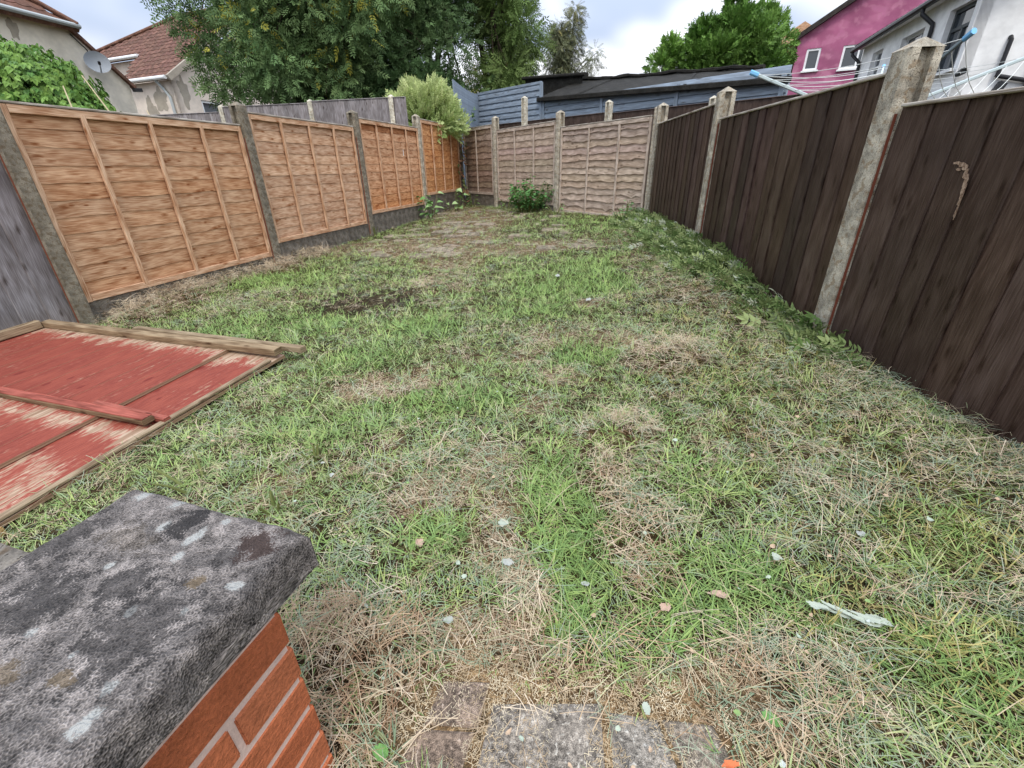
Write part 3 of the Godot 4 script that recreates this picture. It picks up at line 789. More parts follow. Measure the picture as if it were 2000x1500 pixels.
# ---------------------------------------------------------------- the brick gate wall and its coping
func stone_picture() -> Array:
	var a := noise(0.010, 4, 61); var b := noise(0.045, 4, 62); var c := noise(0.22, 2, 63); var e := noise(0.02, 3, 64)
	# lichens and stains: [r from the far edge corner, f, radius r, radius f, colour, strength]
	var spots := []
	var wl := [[-0.45, -0.46, 0.012, 0.017], [-0.51, -0.48, 0.014, 0.016], [-0.39, -0.40, 0.010, 0.020], [-0.44, -0.42, 0.010, 0.014], [-0.39, -0.37, 0.009, 0.010], [-0.35, -0.20, 0.012, 0.013], [-0.352, -0.228, 0.008, 0.009], [-0.365, -0.425, 0.008, 0.010], [-0.335, -0.30, 0.006, 0.006], [-0.41, -0.255, 0.005, 0.006], [-0.30, -0.33, 0.012, 0.01], [-0.47, -0.28, 0.008, 0.008], [-0.46, -0.36, 0.006, 0.006], [-0.39, -0.30, 0.006, 0.009]]
	for q: Array in wl: spots.append([wall_rf(q[0], q[1]), q[2] * 0.8, q[3] * 0.8, Color(0.78, 0.79, 0.77), 0.9])
	for q: Array in [[-0.415, -0.425, 0.022, 0.030, 0.9], [-0.42, -0.33, 0.03, 0.03, 0.6], [-0.33, -0.37, 0.02, 0.02, 0.5], [-0.50, -0.31, 0.045, 0.05, 0.6], [-0.55, -0.40, 0.03, 0.05, 0.5], [-0.37, -0.28, 0.05, 0.06, 0.5]]: spots.append([wall_rf(q[0], q[1]), q[2], q[3], Color(0.22, 0.215, 0.215), q[4] * 0.8])
	for q: Array in [[-0.305, -0.385, 0.024, 0.024, 0.75]]: spots.append([wall_rf(q[0], q[1]), q[2], q[3], Color(0.29, 0.235, 0.215), q[4]])
	for q: Array in [[-0.345, -0.335, 0.009, 0.010, 0.9], [-0.46, -0.24, 0.02, 0.012, 0.7], [-0.40, -0.235, 0.012, 0.008, 0.8], [-0.47, -0.40, 0.04, 0.02, 0.2]]: spots.append([wall_rf(q[0], q[1]), q[2], q[3], Color(0.53, 0.46, 0.36), q[4] * 0.75])
	var w := 384; var h := 1024   # r across 0.36 m, f along 0.96 m
	return picture(w, h, func(_i: int, x: int, y: int) -> Array:
		var r := -0.27 + 0.36 * x / w; var f := 0.06 - 0.96 * y / h
		var px := float(x); var py := float(y)
		var n1 := a.get_noise_2d(px, py); var n2 := b.get_noise_2d(px, py); var n3 := c.get_noise_2d(px * 1.6, py * 1.6); var n4 := e.get_noise_2d(px, py)
		var v := 0.54 + n1 * 0.14 + n2 * 0.24 + n3 * 0.32
		v -= smoothstep(0.01, 0.045, r) * 0.10
		var col := Color(v, v * 0.955, v * 0.92)
		col = col.lerp(Color(0.24, 0.235, 0.235), clampf(n4 * 0.9 + n2 * 0.6 - 0.18, 0, 0.34))
		for s: Array in spots:
			var d := Vector2((r - s[0].x) / s[1], (f - s[0].y) / s[2]).length() + n2 * 0.7 + n3 * 0.5 + 0.15
			if d < 1.1: col = col.lerp(s[3], s[4] * (1.0 - smoothstep(0.95, 1.1, d)))
		return [col, 0.5 + n3 * 0.45 + n2 * 0.35])

func build_wall() -> void:
	var fd := Vector3(0.3090, 0, -0.9511); var rd := Vector3(0.9511, 0, 0.3090)
	var xf := Transform3D(Basis(rd, Vector3.UP, -fd), P(WALL_E.x, 0, WALL_E.z))   # x across to the face, z back along the wall
	var t := thing("brick_wall", "orange-red brick gate wall with pale mortar under the lichen-spotted coping", "wall", xf)
	var mb := MB.new()
	prism(mb, rect(0.186, 0.62), Vector3(-0.0958, -0.76, 0.006), Vector3.RIGHT, Vector3.UP, Vector3.BACK * 1.05)
	put("mortar", mb, M["mortar"], t)
	# bricks: the face is x = 0, courses of 71 mm; a header or a stretcher at the corner by turns
	var shapes := {}
	for l: float in [0.2, 0.096]:
		for k in 3:
			var b := MB.new()
			var bt := [Color(1, 1, 1), Color(0.86, 0.82, 0.80), Color(0.93, 0.97, 1.0)][k] as Color
			prism(b, rect(0.096, 0.0605, 0.0035), Vector3(-0.048, 0, 0.0018), Vector3.RIGHT, Vector3.UP, Vector3.BACK * (l - 0.0036), bt)
			var inset := rect(0.092, 0.0565, 0.002)
			prism(b, inset, Vector3(-0.048, 0, 0), Vector3.RIGHT, Vector3.UP, Vector3.BACK * l, bt)
			shapes[str(l) + str(k)] = b.mesh()
	for c in 9:
		var y := -0.45 - 0.0045 - 0.0305 - 0.0708 * c
		var z := 0.0
		var k := 0
		while z < 0.95:
			var l := 0.2
			if c % 2 == 0 and k == 0: l = 0.096
			if c == 0 and k == 0: l = 0.096
			var o := put("brick", shapes[str(l) + str((c + k) % 3)], M["brick_clay"], t, Transform3D(Basis(Vector3.UP, rf(-0.006, 0.006)), Vector3(rf(-0.0012, 0.0012), y + rf(-0.001, 0.001), z)))
			o.rotation.z = rf(-0.006, 0.006)
			z += l + 0.0095
			k += 1
		for bk in 4:   # the far side of the wall
			put("brick", shapes["0.2" + str(bk % 3)], M["brick_clay"], t, Transform3D(Basis(), Vector3(-0.0975, y, (0.103 if c % 2 else 0.0) + bk * 0.2095)))
	# coping stone with rolled, weathered edges
	var top := -0.398; var r0 := -0.25; var r1 := 0.052; var f0 := 0.036; var f1 := -0.86; var th := 0.053
	var nx := 46; var ny := 130
	var nz := noise(9.0, 4, 71); var nz2 := noise(40.0, 3, 72)
	var st := SurfaceTool.new()
	st.begin(Mesh.PRIMITIVE_TRIANGLES)
	var roll := 0.014
	for j in ny + 1:
		for i in nx + 1:
			# rows bunch up at the edges so that the roll is smooth
			var s := float(i) / nx; var q := float(j) / ny
			s = 0.5 - 0.5 * cos(PI * s) if true else s
			var r := lerpf(r0, r1, lerpf(float(i) / nx, s, 0.8)); var f := lerpf(f0, f1, q)
			if j <= 12: f = f0 - 0.05 * pow(j / 12.0, 2.0) * 1.0
			else: f = lerpf(f0 - 0.05, f1, (j - 12.0) / (ny - 12.0))
			var d := minf(minf(r - r0, r1 - r), f0 - f)
			var y := top + nz.get_noise_2d(r, f) * 0.0025 + nz2.get_noise_2d(r, f) * 0.0012
			var e := 1.0 - clampf(d / roll, 0, 1)
			y -= (1.0 - sqrt(maxf(0.0, 1.0 - e * e))) * roll * 1.15
			if d <= 0.0005: y = top - th + nz.get_noise_2d(r * 2.0, f * 2.0) * 0.004
			var wob := nz.get_noise_2d(r * 1.7 + 5.0, f * 1.7) * 0.006 * e
			var v := Vector3(r + (wob if r > 0 else 0.0), y, -f + (wob if j < 8 else 0.0))
			var sk := (top - y) * 0.9
			st.set_uv(Vector2((r + 0.27 + (sk if r1 - r < f0 - f else 0.0)) / 0.36, (0.06 - f - (sk if r1 - r >= f0 - f else 0.0)) / 0.96)); st.set_color(Color.WHITE)
			st.add_vertex(v)
	for j in ny:
		for i in nx:
			var a := j * (nx + 1) + i
			for k: int in [a, a + 1, a + nx + 2, a, a + nx + 2, a + nx + 1]: st.add_index(k)
	st.generate_normals()
	mat("coping_stone", lin(0.66, 0.64, 0.63), 0.95, stone_picture(), Vector3.ONE, 0.5)
	var cs := put("coping_stone", st.commit(), M["coping_stone"])
	cs.transform = xf
	tag(cs, "weathered dark grey coping stone with white lichen spots on the brick wall", "coping stone")
	mb = MB.new()
	prism(mb, rect(0.30, 0.02), Vector3(-0.099, top - th + 0.006, -0.03), Vector3.RIGHT, Vector3.UP, Vector3.BACK * 0.88)
	put("underside", mb, M["coping_stone"], cs)
	# a lower grey slab behind it
	mb = MB.new()
	prism(mb, rect(0.36, 0.05, 0.006), Vector3(-0.441, -0.497, 0.056), Vector3.RIGHT, Vector3.UP, Vector3.BACK * 0.6)
	var ls := put("wall_slab", mb, M["board_concrete"])
	ls.transform = xf
	tag(ls, "plain pale grey slab lower than and behind the spotted coping", "slab")
	mb = MB.new()
	prism(mb, rect(0.30, 0.6), Vector3(-0.46, -0.823, 0.10), Vector3.RIGHT, Vector3.UP, Vector3.BACK * 0.5)
	put("block", mb, M["board_concrete"], ls)

# ---------------------------------------------------------------- the red panel lying on the grass
func build_red_panel() -> void:
	var d := Vector3(-0.955, 0.0, -0.297).normalized(); var n := Vector3(-0.2365, -0.06, 0.9716).normalized()
	var up := n.cross(d).normalized()
	if up.y < 0: up = -up
	n = d.cross(up).normalized()
	if n.z < 0: n = -n
	var t := thing("fallen_fence", "red stained fence panel with peeling paint lying flat on the grass", "fence panel", Transform3D(Basis(d, up, n), P(RED_F.x, RED_F.y, RED_F.z)))
	var L := 1.75; var W := 1.18
	var a := noise(0.02, 4, 81); var b := noise(0.06, 3, 82); var c := noise(0.012, 3, 83)
	var pw := 1024; var ph := 512
	var kn := []
	var r := RandomNumberGenerator.new(); r.seed = 5
	for k in 26: kn.append([r.randf_range(0, L), r.randf_range(0, W), r.randf_range(0.006, 0.016)])
	var pic := picture(pw, ph, func(_i: int, x: int, y: int) -> Array:
		var u := L * x / pw; var v := W * y / ph
		var g1 := a.get_noise_2d(x * 4.0, y * 0.16); var g2 := b.get_noise_2d(x * 5.0, y * 0.25); var g3 := c.get_noise_2d(x * 1.0, y * 0.7)
		var wear := 0.0
		wear = maxf(wear, 1.05 - absf(v - 0.04) / (0.15 + 0.05 * g3))
		wear = maxf(wear, (1.0 - absf(v - 0.735) / 0.11) * (0.85 if u < 1.0 else 0.45))
		wear = maxf(wear, (1.0 - u / 0.055) * 0.95)
		if u < 0.31: wear = maxf(wear, smoothstep(0.72, 1.12, v) * 0.55 + 0.10)
		wear = maxf(wear, 0.05)
		wear += g1 * 0.36 + g2 * 0.42 + g3 * 0.45 + b.get_noise_2d(x * 1.6, y * 0.9) * 0.35
		var m := smoothstep(0.44, 0.72, wear)
		var thin := smoothstep(0.28, 0.5, wear)
		var red := Color(0.575, 0.295, 0.235).lerp(Color(0.47, 0.215, 0.175), clampf(0.5 + g2 * 0.9 + g3 * 0.5, 0, 1))
		var bare := Color(0.74, 0.65, 0.56).lerp(Color(0.58, 0.47, 0.38), clampf(0.5 + g1 * 1.4, 0, 1))
		var col := red.lerp(Color(0.66, 0.36, 0.30), thin * 0.4).lerp(bare, m)
		var hh := 0.5 + g1 * 0.4 + g2 * 0.3 - m * 0.15
		for k: Array in kn:
			var dd := Vector2((u - k[0]) / k[2], (v - k[1]) / (k[2] * 1.8)).length()
			if dd < 2.2:
				col = col.lerp(Color(0.40, 0.14, 0.12), (1.0 - smoothstep(0.6, 1.2, dd)) * 0.6)
				hh += sin(dd * 6.0) * 0.15
		return [col, clampf(hh, 0, 1)])
	var paint := mat("red_paint", Color.WHITE, 0.62, pic, Vector3.ONE, 0.25)
	var us := [0.0, 0.155, 0.31]
	while us[-1] < L - 0.05: us.append(minf(L, us[-1] + rf(0.135, 0.15)))
	for i in us.size() - 1:
		var u0: float = us[i]; var u1: float = us[i + 1] + 0.012
		if i == us.size() - 2: u1 = L
		var y0 := 0.0; var y1 := 0.003
		if i >= 2: y0 = 0.020; y1 = 0.017
		if i > 2: y0 = 0.0185
		var v0 := 0.0 + rf(0, 0.004); var v1 := W + rf(-0.012, 0.012)
		if i == 0: v1 = W + 0.02
		var mb := MB.new()
		var th := 0.014
		var q := [Vector3(u0, y0, v0), Vector3(u1, y1, v0), Vector3(u1, y1, v1), Vector3(u0, y0, v1)]
		var tx := func(p: Vector3) -> Vector2: return Vector2(p.x / L, p.z / W)
		var seg := 6
		for s in seg:
			var m0 := lerpf(v0, v1, float(s) / seg); var m1 := lerpf(v0, v1, float(s + 1) / seg)
			var e := [Vector3(u0, y0, m0), Vector3(u1, y1, m0), Vector3(u1, y1, m1), Vector3(u0, y0, m1)]
			mb.quad(e[0], e[1], e[2], e[3], Vector3.UP, tx.call(e[0]), tx.call(e[1]), tx.call(e[2]), tx.call(e[3]), Color.WHITE)
		var dn := Vector3(0, -th, 0)
		for k in 4:
			var p0: Vector3 = q[k]; var p1: Vector3 = q[(k + 1) % 4]
			var tt := Vector2(0.01, 0.03)
			mb.quad(p0, p1, p1 + dn, p0 + dn, (p0 + p1) / 2 - (q[0] + q[2]) / 2, tt, tt + Vector2(0.0, 0.02), tt + Vector2(0.01, 0.02), tt + Vector2(0.01, 0), Color(0.8, 0.75, 0.7))
		mb.quad(q[0] + dn, q[1] + dn, q[2] + dn, q[3] + dn, Vector3.DOWN, Vector2.ZERO, Vector2.ZERO, Vector2.ZERO, Vector2.ZERO, Color.WHITE)
		put("board", mb, paint, t)
	var add := func(called: String, p: Vector3, q: Vector3, w: float, h: float, m: String, tint := Color.WHITE) -> void:
		var mb := MB.new()
		bar(mb, p, q, Vector3.UP, w, h, 0.003, tint)
		put(called, mb, M[m], t)
	add.call("rail", Vector3(-0.005, 0.036, 0.035), Vector3(L - 0.02, 0.036, 0.03), 0.050, 0.034, "old_timber", Color(0.95, 0.9, 0.85))
	add.call("rail", Vector3(0.045, 0.030, 0.668), Vector3(L - 0.02, 0.030, 0.662), 0.044, 0.022, "old_timber", Color(0.62, 0.52, 0.46))
	add.call("rail_paint", Vector3(0.047, 0.0425, 0.6665), Vector3(L - 0.02, 0.0425, 0.6605), 0.039, 0.003, "red_rail", Color(0.95, 0.9, 0.9))
	add.call("rail_end", Vector3(0.0, 0.016, 0.632), Vector3(0.40, 0.027, 0.626), 0.028, 0.022, "red_rail", Color(0.9, 0.9, 0.9))
	add.call("rail", Vector3(-0.03, -0.012, W + 0.012), Vector3(L - 0.02, -0.005, W + 0.012), 0.045, 0.035, "yellow_timber", Color(0.9, 0.85, 0.8))
	add.call("edge_strip", Vector3(0.012, 0.0095, 0.09), Vector3(0.012, 0.0095, W + 0.01), 0.026, 0.012, "old_timber", Color(0.98, 0.96, 0.98))
	add.call("end_stile", Vector3(L - 0.02, 0.045, 0.06), Vector3(L - 0.02, 0.045, W), 0.045, 0.045, "old_timber", Color(1, 0.98, 0.95))
	var mb := MB.new()
	var f2 := t.transform
	bar(mb, f2 * Vector3(-0.085, 0.018, -0.045), f2 * Vector3(1.1, 0.02, -0.055), Vector3.UP, 0.04, 0.030, 0.003)
	tag(put("loose_batten", mb, M["old_timber"]), "loose timber batten poking out past the fallen red panel's far edge", "timber")
	mb = MB.new()
	bar(mb, f2 * Vector3(0.10, -0.06, W + 0.085), f2 * Vector3(0.9, -0.06, W + 0.10), Vector3.UP, 0.05, 0.03, 0.003)
	tag(put("loose_batten", mb, M["yellow_timber"]), "yellowish offcut of timber lying under the red panel beside the coping", "timber")

# ---------------------------------------------------------------- houses, shed and dryer
func window_in(t: Node3D, called: String, o: Vector3, ex: Vector3, n: Vector3, r: Rect2, deep: float, frame: String, mull: Array, fw := 0.06) -> void:
	var mb := MB.new()
	var b := o - n * deep
	var z := -n
	var c := func(u: float, h: float) -> Vector3: return b + ex * u + Vector3.UP * h
	var p := r.position; var e := r.end
	var hw := fw / 2
	bar(mb, c.call(p.x, p.y + hw), c.call(e.x, p.y + hw), Vector3.UP, 0.05, fw)
	bar(mb, c.call(p.x, e.y - hw), c.call(e.x, e.y - hw), Vector3.UP, 0.05, fw)
	bar(mb, c.call(p.x + hw, p.y + fw), c.call(p.x + hw, e.y - fw), n, fw, 0.05)
	bar(mb, c.call(e.x - hw, p.y + fw), c.call(e.x - hw, e.y - fw), n, fw, 0.05)
	for m: Array in mull:
		bar(mb, c.call(m[0], m[1]), c.call(m[2], m[3]), n if m[0] == m[2] else Vector3.UP, fw * 0.8 if m[0] == m[2] else 0.045, 0.045 if m[0] == m[2] else fw * 0.8)
	var w := put(called, mb, M[frame], t)
	mb = MB.new()
	var o2 := Vector2.ZERO
	mb.quad(c.call(p.x, p.y) + z * 0.01, c.call(e.x, p.y) + z * 0.01, c.call(e.x, e.y) + z * 0.01, c.call(p.x, e.y) + z * 0.01, n, o2, o2, o2, o2, Color.WHITE)
	mb.quad(c.call(p.x, p.y) + z * 0.03, c.call(e.x, p.y) + z * 0.03, c.call(e.x, e.y) + z * 0.03, c.call(p.x, e.y) + z * 0.03, -n, o2, o2, o2, o2, Color.WHITE)
	put("pane", mb, M["window_glass"], w)

# rows of interlocking tiles over a polygon of a roof plane (u along the eaves, s up the slope): up to 300 of them parts, the rest joined
func tiled_roof(t: Node3D, poly: PackedVector2Array, o: Vector3, eu: Vector3, es: Vector3, m: String, tw: float, th: float) -> void:
	var n := eu.cross(es).normalized()
	if n.y < 0: n = -n
	var mb := MB.new()
	prism(mb, poly, o - n * 0.10, eu, es, n * 0.08)
	put("roof", mb, M[m], t)
	var box := Rect2(poly[0], Vector2.ZERO)
	for p in poly: box = box.expand(p)
	var shapes := []
	for k in 4:
		var b := MB.new()
		var tone := [0.74, 0.86, 1.0, 0.92][k] as float
		var c := Color(tone, tone * [1.0, 0.94, 0.97, 1.0][k], tone)
		var row := []
		for i in 5:   # a low roll across the tile
			var x := tw * i / 4.0
			row.append(Vector3(x, [0.030, 0.016, 0.012, 0.018, 0.034][i], 0))
		for i in 4:
			var a: Vector3 = row[i]; var d: Vector3 = row[i + 1]
			var dz := Vector3(0, -0.014, -th * 1.06)
			var z2 := Vector2.ZERO
			b.quad(a, d, d + dz, a + dz, Vector3.UP, z2, z2, z2, z2, c)
			b.quad(a, d, Vector3(d.x, 0, 0), Vector3(a.x, 0, 0), Vector3.BACK, z2, z2, z2, z2, c)
		shapes.append(b.mesh())
	var basis := Basis(eu, n, -es)
	var spots := []
	var j := 0
	var s := box.position.y + 0.01
	while s < box.end.y:
		var u := box.position.x
		while u < box.end.x:
			if Geometry2D.is_point_in_polygon(Vector2(u + tw * 0.5, s + th * 0.5), poly): spots.append(Transform3D(basis, o + eu * u + es * s + n * rf(0.0, 0.004)))
			u += tw
		s += th; j += 1
	var eye := Vector3(0, EYE, 0)
	spots.sort_custom(func(a: Transform3D, b: Transform3D) -> bool: return a.origin.distance_squared_to(eye) < b.origin.distance_squared_to(eye))
	for i in mini(300, spots.size()): put("tile", shapes[rng.randi() % 4], M[m], t, spots[i])
	if spots.size() > 300:
		var cols := PackedColorArray(); var rest := spots.slice(300)
		for x in rest.size():
			var v := rf(0.85, 1.0)
			cols.append(Color(v, v, v))
		stuff("far_tiles", shapes[2], M[m], rest, cols, t)

func ragged(cx: float, cy: float, w: float, h: float, sd: int) -> PackedVector2Array:
	var p := PackedVector2Array()
	var nz := noise(1.0, 3, sd)
	for k in 34:
		var a := TAU * k / 34
		var r := 0.85 + nz.get_noise_2d(cos(a) * 0.8, sin(a) * 0.8) * 0.55
		p.append(Vector2(cx + cos(a) * w * 0.5 * r, cy + sin(a) * h * 0.5 * r))
	return p

func dir_of(yaw: float) -> Vector3: return Vector3(sin(deg_to_rad(yaw)), 0, -cos(deg_to_rad(yaw)))

func build_houses() -> void:
	var mb := MB.new()
	var ex := dir_of(12); var n := dir_of(102)
	# --- cream house behind the climber
	var o := P(-10.01, 0, -11.08)
	var t := thing("cream_house", "cream rendered house with brown tiled hip roof behind the leafy climber", "house")
	wall_sheet(mb, PackedVector2Array([Vector2(-5, -1.2), Vector2(2.32, -1.2), Vector2(2.32, 1.97), Vector2(1.29, 2.88), Vector2(-5, 2.88)]), [], o, ex, Vector3.UP, n, 0.25)
	put("wall", mb, M["cream_render"], t)
	mb = MB.new()
	bar(mb, o + ex * -5 + Vector3.UP * 2.93 + n * 0.24, o + ex * 1.36 + Vector3.UP * 2.93 + n * 0.24, Vector3.UP, 0.11, 0.09, 0.03)
	put("gutter", mb, M["grey_plastic"], t)
	mb = MB.new()
	bar(mb, o + ex * -5 + Vector3.UP * 2.90 + n * 0.10, o + ex * 1.33 + Vector3.UP * 2.90 + n * 0.10, Vector3.UP, 0.22, 0.05)
	put("soffit", mb, M["cream_render"], t)
	var es := (-n * cos(deg_to_rad(40)) + Vector3.UP * sin(deg_to_rad(40))).normalized()
	tiled_roof(t, PackedVector2Array([Vector2(1.36, 0), Vector2(-5, 0), Vector2(-5, 3.2), Vector2(-1.2, 3.2)]), o + Vector3.UP * 2.90 + n * 0.24, ex, es, "roof_tile", 0.27, 0.30)
	mb = MB.new()
	bar(mb, o + Vector3.UP * 2.96 + n * 0.24 + ex * 1.34, o + Vector3.UP * 2.96 + n * 0.24 + ex * -1.2 + es * 3.2, Vector3.UP, 0.16, 0.09, 0.03)
	put("hip_ridge", mb, M["roof_tile"], t)
	mb = MB.new()   # lead flashing seen on the slope
	var fo := o + Vector3.UP * 2.95 + n * 0.22
	bar(mb, fo + ex * -0.55 + es * 0.1, fo + ex * -0.75 + es * 1.0, Vector3.UP, 0.14, 0.02)
	put("flashing", mb, M["grey_plastic"], t)
	mb = MB.new()   # the lean-to's verge running down the wall's end
	bar(mb, o + ex * 1.25 + Vector3.UP * 2.93 + n * 0.02, o + ex * 2.42 + Vector3.UP * 1.93 + n * 0.02, Vector3.UP, 0.12, 0.07)
	put("verge", mb, M["roof_tile"], t)
	mb = MB.new()
	bar(mb, o + ex * 2.35 + Vector3.UP * 1.88 + n * 0.06, o + ex * 2.55 + Vector3.UP * 1.90 + n * 0.06, Vector3.UP, 0.10, 0.08)
	put("gutter_end", mb, M["black_plastic"], t)
	mb = MB.new()   # cable
	tube(mb, PackedVector3Array([o + ex * 1.27 + Vector3.UP * 2.8 + n * 0.02, o + ex * 1.50 + Vector3.UP * 2.55 + n * 0.05, o + ex * 1.62 + Vector3.UP * 2.25 + n * 0.02]), PackedFloat32Array([0.012, 0.012, 0.012]), 5)
	put("cable", mb, M["black_plastic"], t)
	for q: Array in [[0.15, 2.74, 0.22, 0.4, 4]]:
		mb = MB.new()
		prism(mb, ragged(q[0], q[1] - 0.1, q[2], q[3], q[4]), o + n * 0.001, ex, Vector3.UP, n * 0.004)
		put("bare_patch", mb, M["bare_render"], t)
	# dish
	var dc := o + ex * 1.50 + Vector3.UP * 2.30 + n * 0.22
	var face := (Vector3(0, EYE + 0.5, 0) - dc + Vector3(2.5, 3.0, 0)).normalized()
	var fx := face.cross(Vector3.UP).normalized(); var fy := fx.cross(face).normalized()
	var dish := thing("satellite_dish", "grey satellite dish on the cream house's wall", "satellite dish", Transform3D(Basis(fx, fy, -face), dc))
	mb = MB.new()
	for r in 4:
		for k in 20:
			var pt := func(rr: int, kk: int) -> Vector3:
				var q := rr / 4.0; var a := TAU * kk / 20
				return Vector3(cos(a) * 0.24 * q, sin(a) * 0.21 * q, -0.06 * (q * q - 1.0) - 0.06)
			var o2 := Vector2.ZERO
			mb.quad(pt.call(r, k), pt.call(r, k + 1), pt.call(r + 1, k + 1), pt.call(r + 1, k), Vector3(0, 0, -1), o2, o2, o2, o2, Color.WHITE)
	put("reflector", mb, M["dish_metal"], dish)
	mb = MB.new()
	tube(mb, PackedVector3Array([Vector3(0, -0.19, -0.05), Vector3(0, -0.16, -0.18), Vector3(0, -0.08, -0.26)]), PackedFloat32Array([0.014, 0.014, 0.014]))
	put("feed_arm", mb, M["dish_metal"], dish)
	mb = MB.new()
	tube(mb, PackedVector3Array([Vector3(0, -0.09, -0.25), Vector3(0, -0.04, -0.28)]), PackedFloat32Array([0.03, 0.03]))
	put("receiver", mb, M["black_plastic"], dish)
	mb = MB.new()
	tube(mb, PackedVector3Array([Vector3(0, 0, 0.0), Vector3(0.05, -0.05, 0.4)]), PackedFloat32Array([0.025, 0.025]))
	put("bracket", mb, M["black_plastic"], dish)

	# --- house with peeling render and a wide brown roof
	t = thing("tiled_house", "house with wide brown tiled roof and peeling pinkish render behind the ash tree", "house")
	var c := P(-10.76, 2.73, -16.86)
	var eu := dir_of(-68); var back := dir_of(22)
	es = (back * cos(deg_to_rad(34)) + Vector3.UP * sin(deg_to_rad(34))).normalized()
	tiled_roof(t, PackedVector2Array([Vector2(0, 0), Vector2(2.15, 0), Vector2(2.6, 0.7), Vector2(3.37, 1.9), Vector2(5.6, 1.9), Vector2(6.78, 2.68), Vector2(4.15, 4.93), Vector2(0, 4.93)]), c, eu, es, "roof_tile", 0.24, 0.30)
	mb = MB.new()
	bar(mb, c + eu * 6.78 + es * 2.68 + Vector3.UP * 0.05, c + eu * 4.15 + es * 4.93 + Vector3.UP * 0.05, Vector3.UP, 0.18, 0.10, 0.03)
	bar(mb, c + eu * 4.15 + es * 4.93 + Vector3.UP * 0.05, c + es * 4.93 + Vector3.UP * 0.05, Vector3.UP, 0.18, 0.10, 0.03)
	put("ridge", mb, M["roof_tile"], t)
	mb = MB.new()
	bar(mb, c - eu * 0.05 - Vector3.UP * 0.05, c - eu * 0.05 + es * 4.93 - Vector3.UP * 0.05, Vector3.UP, 0.10, 0.16)
	put("verge", mb, M["bare_render"], t)
	var n2 := -back
	var wo := Vector3(c.x, 0, c.z) + back * 0.18 + Vector3(0, EYE, 0)
	mb = MB.new()
	wall_sheet(mb, PackedVector2Array([Vector2(0.12, -1.5), Vector2(3.4, -1.5), Vector2(3.4, 2.66), Vector2(0.12, 2.66)]), [], wo, eu, Vector3.UP, n2, 0.2)
	put("front_wall", mb, M["pink_render"], t)
	mb = MB.new()   # the upper storey set back behind the lower slope
	var uo := wo + back * 1.55
	wall_sheet(mb, PackedVector2Array([Vector2(1.9, 0), Vector2(5.9, 0), Vector2(5.9, 3.72), Vector2(1.9, 3.72)]), [], uo, eu, Vector3.UP, n2, 0.2)
	put("upper_wall", mb, M["pink_render"], t)
	for q: Array in [[c + eu * 0.0 + Vector3.UP * -0.03 - back * 0.05, c + eu * 2.2 + Vector3.UP * -0.03 - back * 0.05], [c + es * 1.9 + eu * 3.3 + Vector3.UP * -0.02 - back * 0.06, c + es * 1.9 + eu * 5.6 + Vector3.UP * -0.02 - back * 0.06]]:
		mb = MB.new()
		bar(mb, q[0], q[1], Vector3.UP, 0.12, 0.10, 0.03)
		put("gutter", mb, M["white_plastic"], t)
	mb = MB.new()
	var dp := wo + eu * 0.30 + n2 * 0.06
	tube(mb, PackedVector3Array([dp + Vector3(0, 2.66, 0) + n2 * 0.12 + eu * 0.3, dp + Vector3(0, 2.45, 0) + eu * 0.2, dp + Vector3(0, 2.2, 0), dp + Vector3(0, -1.0, 0)]), PackedFloat32Array([0.045, 0.045, 0.045, 0.045]), 8)
	put("downpipe", mb, M["grey_plastic"], t)
	for q: Array in [[0.85, 2.15, 0.75, 0.75, 3], [1.45, 1.85, 0.6, 0.9, 5], [2.5, 1.6, 0.5, 0.6, 6], [1.2, 1.5, 0.8, 0.4, 8]]:
		mb = MB.new()
		prism(mb, ragged(q[0], q[1], q[2], q[3], q[4]), wo + n2 * 0.001, eu, Vector3.UP, n2 * 0.005)
		put("bare_patch", mb, M["bare_render"], t)
	# gable end
	var gn := -eu
	mb = MB.new()
	var go := wo + eu * 0.12
	wall_sheet(mb, PackedVector2Array([Vector2(0, -1.5), Vector2(7.6, -1.5), Vector2(7.6, 2.66), Vector2(3.9, 5.1), Vector2(0, 2.66)]), [Rect2(0.85, 1.35, 0.75, 0.85)], go, back, Vector3.UP, gn, 0.2)
	put("gable_wall", mb, M["pink_render"], t)
	window_in(t, "window", go, back, gn, Rect2(0.85, 1.35, 0.75, 0.85), 0.06, "white_plastic", [], 0.07)
	for q: Array in [[0.35, 2.35, 0.4, 0.9, 13], [0.75, 2.6, 0.2, 0.3, 15]]:
		mb = MB.new()
		prism(mb, ragged(q[0], q[1], q[2], q[3], q[4]), go + gn * 0.001, back, Vector3.UP, gn * 0.005)
		put("bare_patch", mb, M["bare_render"], t)
	# rounded grey cover by its wall
	mb = MB.new()
	var prof := PackedVector2Array()
	for k in 9: prof.append(Vector2(-0.62 + 1.24 * k / 8.0, 0.24 * sin(PI * k / 8.0)))
	prism(mb, prof, P(-9.85, 1.30, -15.6), dir_of(112), Vector3.UP, dir_of(22) * 1.6)
	tag(put("curved_cover", mb, M["grey_plastic"]), "grey curved cover beside the peeling house, above the grey fence", "cover")

	# --- magenta gable
	t = thing("magenta_house", "magenta rendered gable end with two white framed windows", "house")
	ex = dir_of(118); n = dir_of(-152)
	if n.dot(Vector3(0, 0, 1)) < 0: n = -n
	o = P(11.83, 0, -22.0)
	mb = MB.new()
	var w1 := Rect2(0.36, 3.34, 0.50, 0.74); var w2 := Rect2(1.60, 3.28, 1.10, 0.78)
	wall_sheet(mb, PackedVector2Array([Vector2(0, -1.5), Vector2(9, -1.5), Vector2(9, 5.2), Vector2(4.6, 7.25), Vector2(0, 4.46)]), [w1, w2], o, ex, Vector3.UP, n, 0.22)
	put("gable_wall", mb, M["magenta_render"], t)
